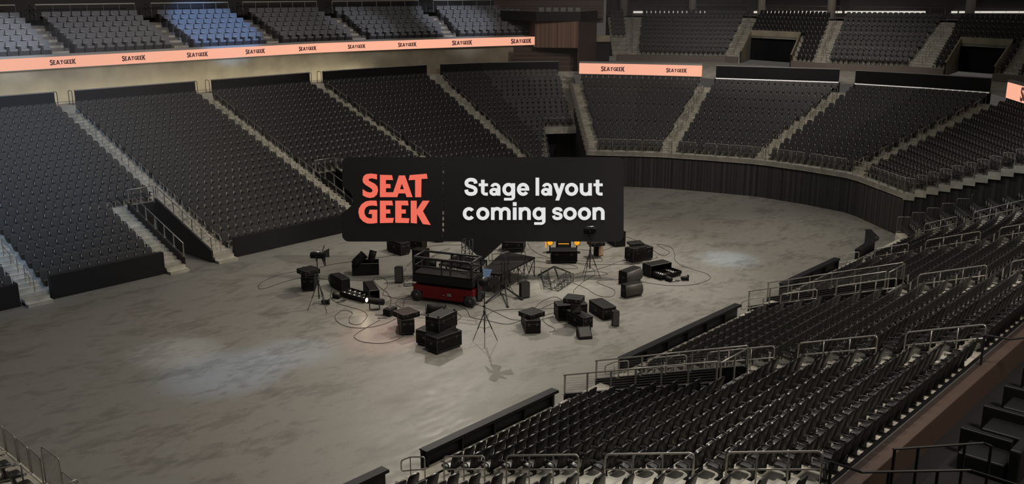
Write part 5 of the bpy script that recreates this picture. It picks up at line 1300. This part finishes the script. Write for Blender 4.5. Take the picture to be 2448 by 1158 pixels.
small_lamp('small black lamp on the floor left of the clamp tray', 805, 714, math.pi-.5); small_lamp('small lamp with bracket lying at the foot of the leftmost stand', 779, 728, 0, True)
small_lamp('small black lamp on the floor below the far right clamp tray', 1599, 673, 2.2); small_lamp('small lamp with clamp, farthest right on the floor', 1637, 671, .2)
for lb, u, v, a in (('small bent clip lying near the left clamp tray', 814, 721.5, .3), ('small bent clip lying between the two far right lamps', 1614.5, 673, .1)):
    mb = MB(); mb.tube([(-.2, -.1, .02), (.12, -.12, .03), (.26, .02, .03), (.02, .12, .02)], .018, 5); o = mb.obj('metal_clip', MT['darksteel'], None, True, category='clip', label=lb); o.location = G(u, v, 0); o.rotation_euler = (0, 0, AZ-math.pi/2+a)
p = G(933, 753, 0); root = empty('power_box', p, AZ-math.pi/2-.5, category='power box', label='small ribbed power box on the floor left of the front left case')
mb = MB(); mb.bbox((0, 0, .19), (.42, .62, .34), .04); mb.obj('box_body', MT['case'], root); mb = MB(); mb.box((0, 0, .37), (.2, .3, .03)); mb.obj('socket_panel', MT['dalu'], root)
for lb, u, v in (('upper one of two flat grey pads on the floor by the power box', 908, 752.5), ('lower one of two flat grey pads on the floor by the power box', 914, 760)):
    mb = MB(); mb.bbox((0, 0, .02), (.42, .28, .04), .01); o = mb.obj('floor_pad', mat('grey_pad', (.10, .095, .09), .6), None, category='pad', label=lb); o.location = G(u, v, 0); o.rotation_euler = (0, 0, AZ-math.pi/2+.05)

# cables on the floor
def cable(label, pts, r=.0125):
    P = [G(u, v, 0)+Vector((0, 0, r)) for u, v in pts]; out = []
    Q = [P[0]*2-P[1]]+P+[P[-1]*2-P[-2]]
    for i in range(1, len(Q)-2):
        for k in range(7):
            t = k/7; a, b, c, d = Q[i-1], Q[i], Q[i+1], Q[i+2]
            out.append(.5*((2*b)+(c-a)*t+(2*a-5*b+4*c-d)*t*t+(3*b-a-3*c+d)*t**3))
    out.append(P[-1]); mb = MB(); mb.tube(out, r, 5); mb.obj('floor_cable', MT['cable'], None, True, category='cable', label=label, group='black cables on the concrete floor')
cable('black cable looping far left of the leftmost light stand', [(716, 649), (670, 657), (627, 675), (618, 689), (632, 691), (670, 678), (710, 667), (735, 665), (765, 667), (793, 670), (840, 671), (885, 671), (945, 660)])
cable('black cable running from the left pile past the open bin', [(764, 640), (800, 632), (841, 626)]); cable('short black cable from the bin lamps to the upper case', [(896, 618), (925, 614), (950, 608)])
cable('black cable with an S-bend left of the front left case', [(793, 692), (791, 712), (808, 726), (840, 736), (868, 745), (878, 756), (864, 774), (848, 777), (835, 771), (838, 756), (843, 750), (832, 744), (815, 745), (801, 758), (810, 773), (835, 783), (870, 785), (915, 777), (949, 762)])
cable('black cable swinging out below the front left case', [(908, 766), (880, 782), (852, 799), (848, 809), (870, 819), (912, 822), (945, 815), (966, 803)])
cable('black cable with a twisted loop above the power box', [(931, 740), (935, 718), (930, 710), (916, 706), (918, 695), (926, 684), (924, 672), (912, 664), (897, 664), (893, 671), (908, 688), (925, 700), (934, 711), (960, 716), (982, 716)])
cable('black cable curling from the lift wheel to the front left case', [(983, 706), (968, 716), (965, 730), (966, 738)]); cable('black cable bending left of the scissor lift\'s left wheel', [(985, 710), (955, 716), (946, 726), (955, 735), (965, 738), (1000, 752), (1022, 756)])
cable('black cable from under the lift to the nearest light stand', [(1050, 727), (1058, 721), (1090, 729), (1115, 742), (1124, 758), (1140, 763), (1160, 766), (1185, 772), (1215, 776), (1249, 767)])
cable('straight black cable from the lift past the nearest stand to the right', [(1135, 727), (1160, 736), (1190, 750), (1220, 764), (1249, 767)]); cable('black cable curving from the nearest stand toward the right stack', [(1162, 772), (1163, 758), (1180, 745), (1215, 741), (1270, 740), (1325, 738)])
cable('black arched cable between the two right-hand stacks', [(1279, 736), (1295, 722), (1315, 713), (1328, 711), (1340, 716), (1345, 722)]); cable('black cable from the turned flat case to the right stack', [(1292, 740), (1310, 731), (1325, 725), (1350, 717)])
cable('black cable hooking down left of the right stack\'s shadow', [(1324, 749), (1305, 754), (1297, 764), (1308, 777), (1324, 785), (1326, 792), (1313, 795)]); cable('black cable from the right case to the front', [(1292, 766), (1324, 757)])
cable('black looping cable from the truss pieces to the right', [(1369, 677), (1400, 690), (1422, 704), (1440, 710), (1462, 710), (1470, 702), (1465, 692), (1440, 682), (1427, 676), (1432, 672), (1465, 670), (1488, 669)])
cable('long black cable sweeping from the right case behind the tripod', [(1371, 702), (1374, 693), (1395, 674), (1418, 660), (1422, 650), (1412, 640), (1390, 633), (1378, 631)])
cable('black cable in a flat loop around the right tripod\'s feet', [(1375, 657), (1395, 652), (1435, 651), (1452, 655), (1440, 659), (1400, 661), (1376, 665)]); cable('black cable crossing behind the right tripod to the far case', [(1395, 651), (1420, 648), (1450, 638), (1475, 628), (1495, 624)])
cable('black cable running level right of the wide case', [(1380, 629), (1420, 633), (1470, 633), (1530, 631), (1560, 620), (1572, 617), (1568, 614)]); cable('black cable from the wide case to the stage deck', [(1316, 618), (1290, 609), (1270, 596), (1262, 583), (1264, 578)])
cable('black cable behind the wide case by the tan loudspeaker', [(1382, 597), (1405, 599), (1440, 599), (1465, 592)]); cable('black cable looping from the tan loudspeaker\'s foot', [(1434, 614), (1440, 622), (1435, 626), (1400, 625), (1380, 624)])
cable('black cable looping wide around the far right tray', [(1535, 675), (1580, 682), (1620, 684), (1665, 680), (1697, 668), (1690, 656), (1660, 646), (1630, 636), (1613, 622), (1613, 608), (1605, 593), (1585, 586), (1571, 585), (1580, 592), (1598, 601), (1600, 606), (1588, 612), (1575, 608), (1560, 598)])
cable('black cable from the sign\'s corner to the far right case', [(1497, 567), (1520, 575), (1545, 588)]); cable('black cable along the stage deck\'s right side', [(1283, 617), (1316, 619)]); cable('black cable looping right of the stage deck', [(1282, 625), (1320, 631), (1365, 634), (1380, 640), (1375, 643), (1340, 643), (1290, 641), (1262, 636)])
cable('black cable in a long loop behind the lift\'s rails', [(1030, 617), (1050, 603), (1073, 595), (1072, 598), (1050, 608), (1028, 618)]); cable('black cable running under the sign to the truss tower', [(1022, 591), (1050, 587), (1105, 587)])
cable('black cable from the slim loudspeaker to the lift', [(966, 650), (972, 638), (985, 625)]); cable('black cable hooking right of the front centre stack', [(1093, 749), (1102, 758), (1093, 768)])

# ================================================================ near loge: club chairs and black handrails
def lounge(label, x, arm=True):
    z = 4.44; root = empty('lounge_chair', (x, 5.25, z), 0, category='armchair', label=label, group='black lounge chairs behind the brown parapet')
    mb = MB(); mb.bbox((0, .15, .22), (1.2, 1.0, .40), .04); mb.obj('seat', MT['leather'], root)
    mb = MB(); mb.bbox((0, -.52, .42), (1.25, .24, .86), .05); mb.obj('backrest', MT['leather'], root)
    for s in ((-1,) if arm else ()): mb = MB(); mb.bbox((s*-.58 if False else .30, .32, .33), (.17, 1.12, .66), .03); ar = mb.obj('armrest', MT['leather'], root); mb = MB(); mb.box((.27, .32, .667), (.012, 1.0, .012)); mb.obj('armrest_piping', MT['dalu'], ar)
for x, nm in ((21.95, 'nearest'), (23.59, 'second nearest'), (25.23, 'third nearest'), (26.87, 'farthest')): lounge(f'{nm} black lounge chair behind the brown parapet', x)
def black_rail(label, top_pts, z, base, posts, r=.028, low=None):
    P = [G(u, v, z) for u, v in top_pts]; root = empty('black_handrail', (P[0].x, P[0].y, base), 0, category='handrail', label=label); I = Vector(root.location)
    mb = MB(); mb.tube([p-I for p in P], r, 6); mb.obj('top_rail', MT['darksteel'], root)
    for a in posts:
        i = int(a); p = P[i].lerp(P[min(i+1, len(P)-1)], a-i)-I; mb = MB(); mb.box((p.x, p.y, p.z/2), (.05, .05, p.z)); mb.obj('post', MT['darksteel'], root)
black_rail('angled black handrail at the bottom right corner, lower of two', [(1987, 1105), (2060, 1130), (2320, 1125), (2448, 1165)], 6.0, 4.44, [0, 1.25, 1.7])
black_rail('raised black handrail with square posts in front of the lounge chairs', [(2135, 1075), (2350, 1060), (2370, 1067)], 6.0, 4.44, [0.02, .28, .8, 2])
black_rail('black handrail rising by the right picture edge', [(2354, 802), (2418, 812), (2470, 806)], 6.0, 4.44, [0])

# ================================================================ near end stand at the lower left corner
q0, q1 = G(-60, 1020, .5), G(190, 1215, .5)
mb = MB(); dr = (q1-q0).normalized(); nn = Vector((-dr.y, dr.x, 0)); nn = nn if nn.x < 0 else -nn
a, b = q0-dr*3, q1+dr*2; mb.quad(a, b, b+nn*.9, a+nn*.9); mb.quad(a+nn*.9, b+nn*.9, b+nn*.9+Vector((0, 0, .3)), a+nn*.9+Vector((0, 0, .3))); mb.quad(a+nn*.9+Vector((0, 0, .3)), b+nn*.9+Vector((0, 0, .3)), b+nn*7+Vector((0, 0, .3)), a+nn*7+Vector((0, 0, .3))); mb.quad((a.x, a.y, 0), (b.x, b.y, 0), b, a); struct(mb, 'floor_near_stand', MT['conc'])
PXB = [((-24, 1047), (13, 1078)), ((17, 1082), (43, 1104)), ((47, 1107), (73, 1130)), ((77, 1133), (104, 1156))]
for q, (a, b) in enumerate(PXB): panel(G(*a, .5), G(*b, .5), .5, f'barred guard panel in the lower left corner, {ORD[q+1]} from the left edge', 'barred guard panels in the lower left corner', h=.85, nb=9)
panel(G(110, 1155, .5), G(152, 1186, .5), .5, 'taller barred guard panel in the lower left corner', 'barred guard panels in the lower left corner', h=1.2, nb=11)
for q, (a, b, z) in enumerate((((-30, 1126), (50, 1110), 1.45), ((150, 1163), (185, 1146), 1.45))):
    A_, B_ = G(*a, z), G(*b, z); root = empty('aisle_handrail', (B_.x, B_.y, .5), 0, category='handrail', label=('left' if q == 0 else 'right')+' silver handrail among the lower left corner seats'); I = Vector(root.location)
    mb = MB(); mb.tube(rounded([A_-I, B_-I, Vector((0, 0, 0))], .1), .024, 6); mb.obj('top_rail', MT['steel'], root, True)
    mb = MB(); mb.tube([A_-I-Vector((0, 0, .42)), B_-I-Vector((0, 0, .42))], .02, 6); mb.obj('mid_rail', MT['steel'], root, True)
panel(G(155, 1190, .5), G(205, 1232, .5), .5, 'last barred guard panel in the lower left corner, low and cut off', 'barred guard panels in the lower left corner', h=.85, nb=9)
for q, (u, v) in enumerate(((92, 1176), (66, 1152), (38, 1128), (12, 1106))):
    p = G(u, v, .5); o = new_seat('arena_seat'); o.location = p+nn*.42-Vector((0, 0, .0)); o.rotation_euler = (0, 0, math.atan2(-nn.y, -nn.x)-math.pi/2)
    o['label'] = f'black arena seat behind the lower left guard panels, {ORD[q+1]} from the right'; o['group'] = 'black seats in the lower left corner'

# ================================================================ stage haze
def haze(name, lo, hi, dens, label):
    m_ = bpy.data.materials.new(name); m_.use_nodes = True; nt = m_.node_tree; nt.nodes.clear()
    o_ = nt.nodes.new('ShaderNodeOutputMaterial'); v_ = nt.nodes.new('ShaderNodeVolumeScatter'); v_.inputs['Density'].default_value = dens; v_.inputs['Anisotropy'].default_value = .2
    nt.links.new(v_.outputs[0], o_.inputs['Volume']); m_.cycles.homogeneous_volume = True
    c = [(a+b)/2 for a, b in zip(lo, hi)]; d = [b-a for a, b in zip(lo, hi)]
    mb = MB(); mb.box(c, d); mb.obj(name, m_, None, kind='stuff', label=label, category='haze')
haze('stage_haze', (-2, 43, .3), (31, 68, 13), .006, 'bluish smoky haze hanging over the left end of the left stand')
haze('stage_haze', (60, 44, 2.5), (84, 66, 14), .006, 'smoky haze hanging in the far corner between both stands')
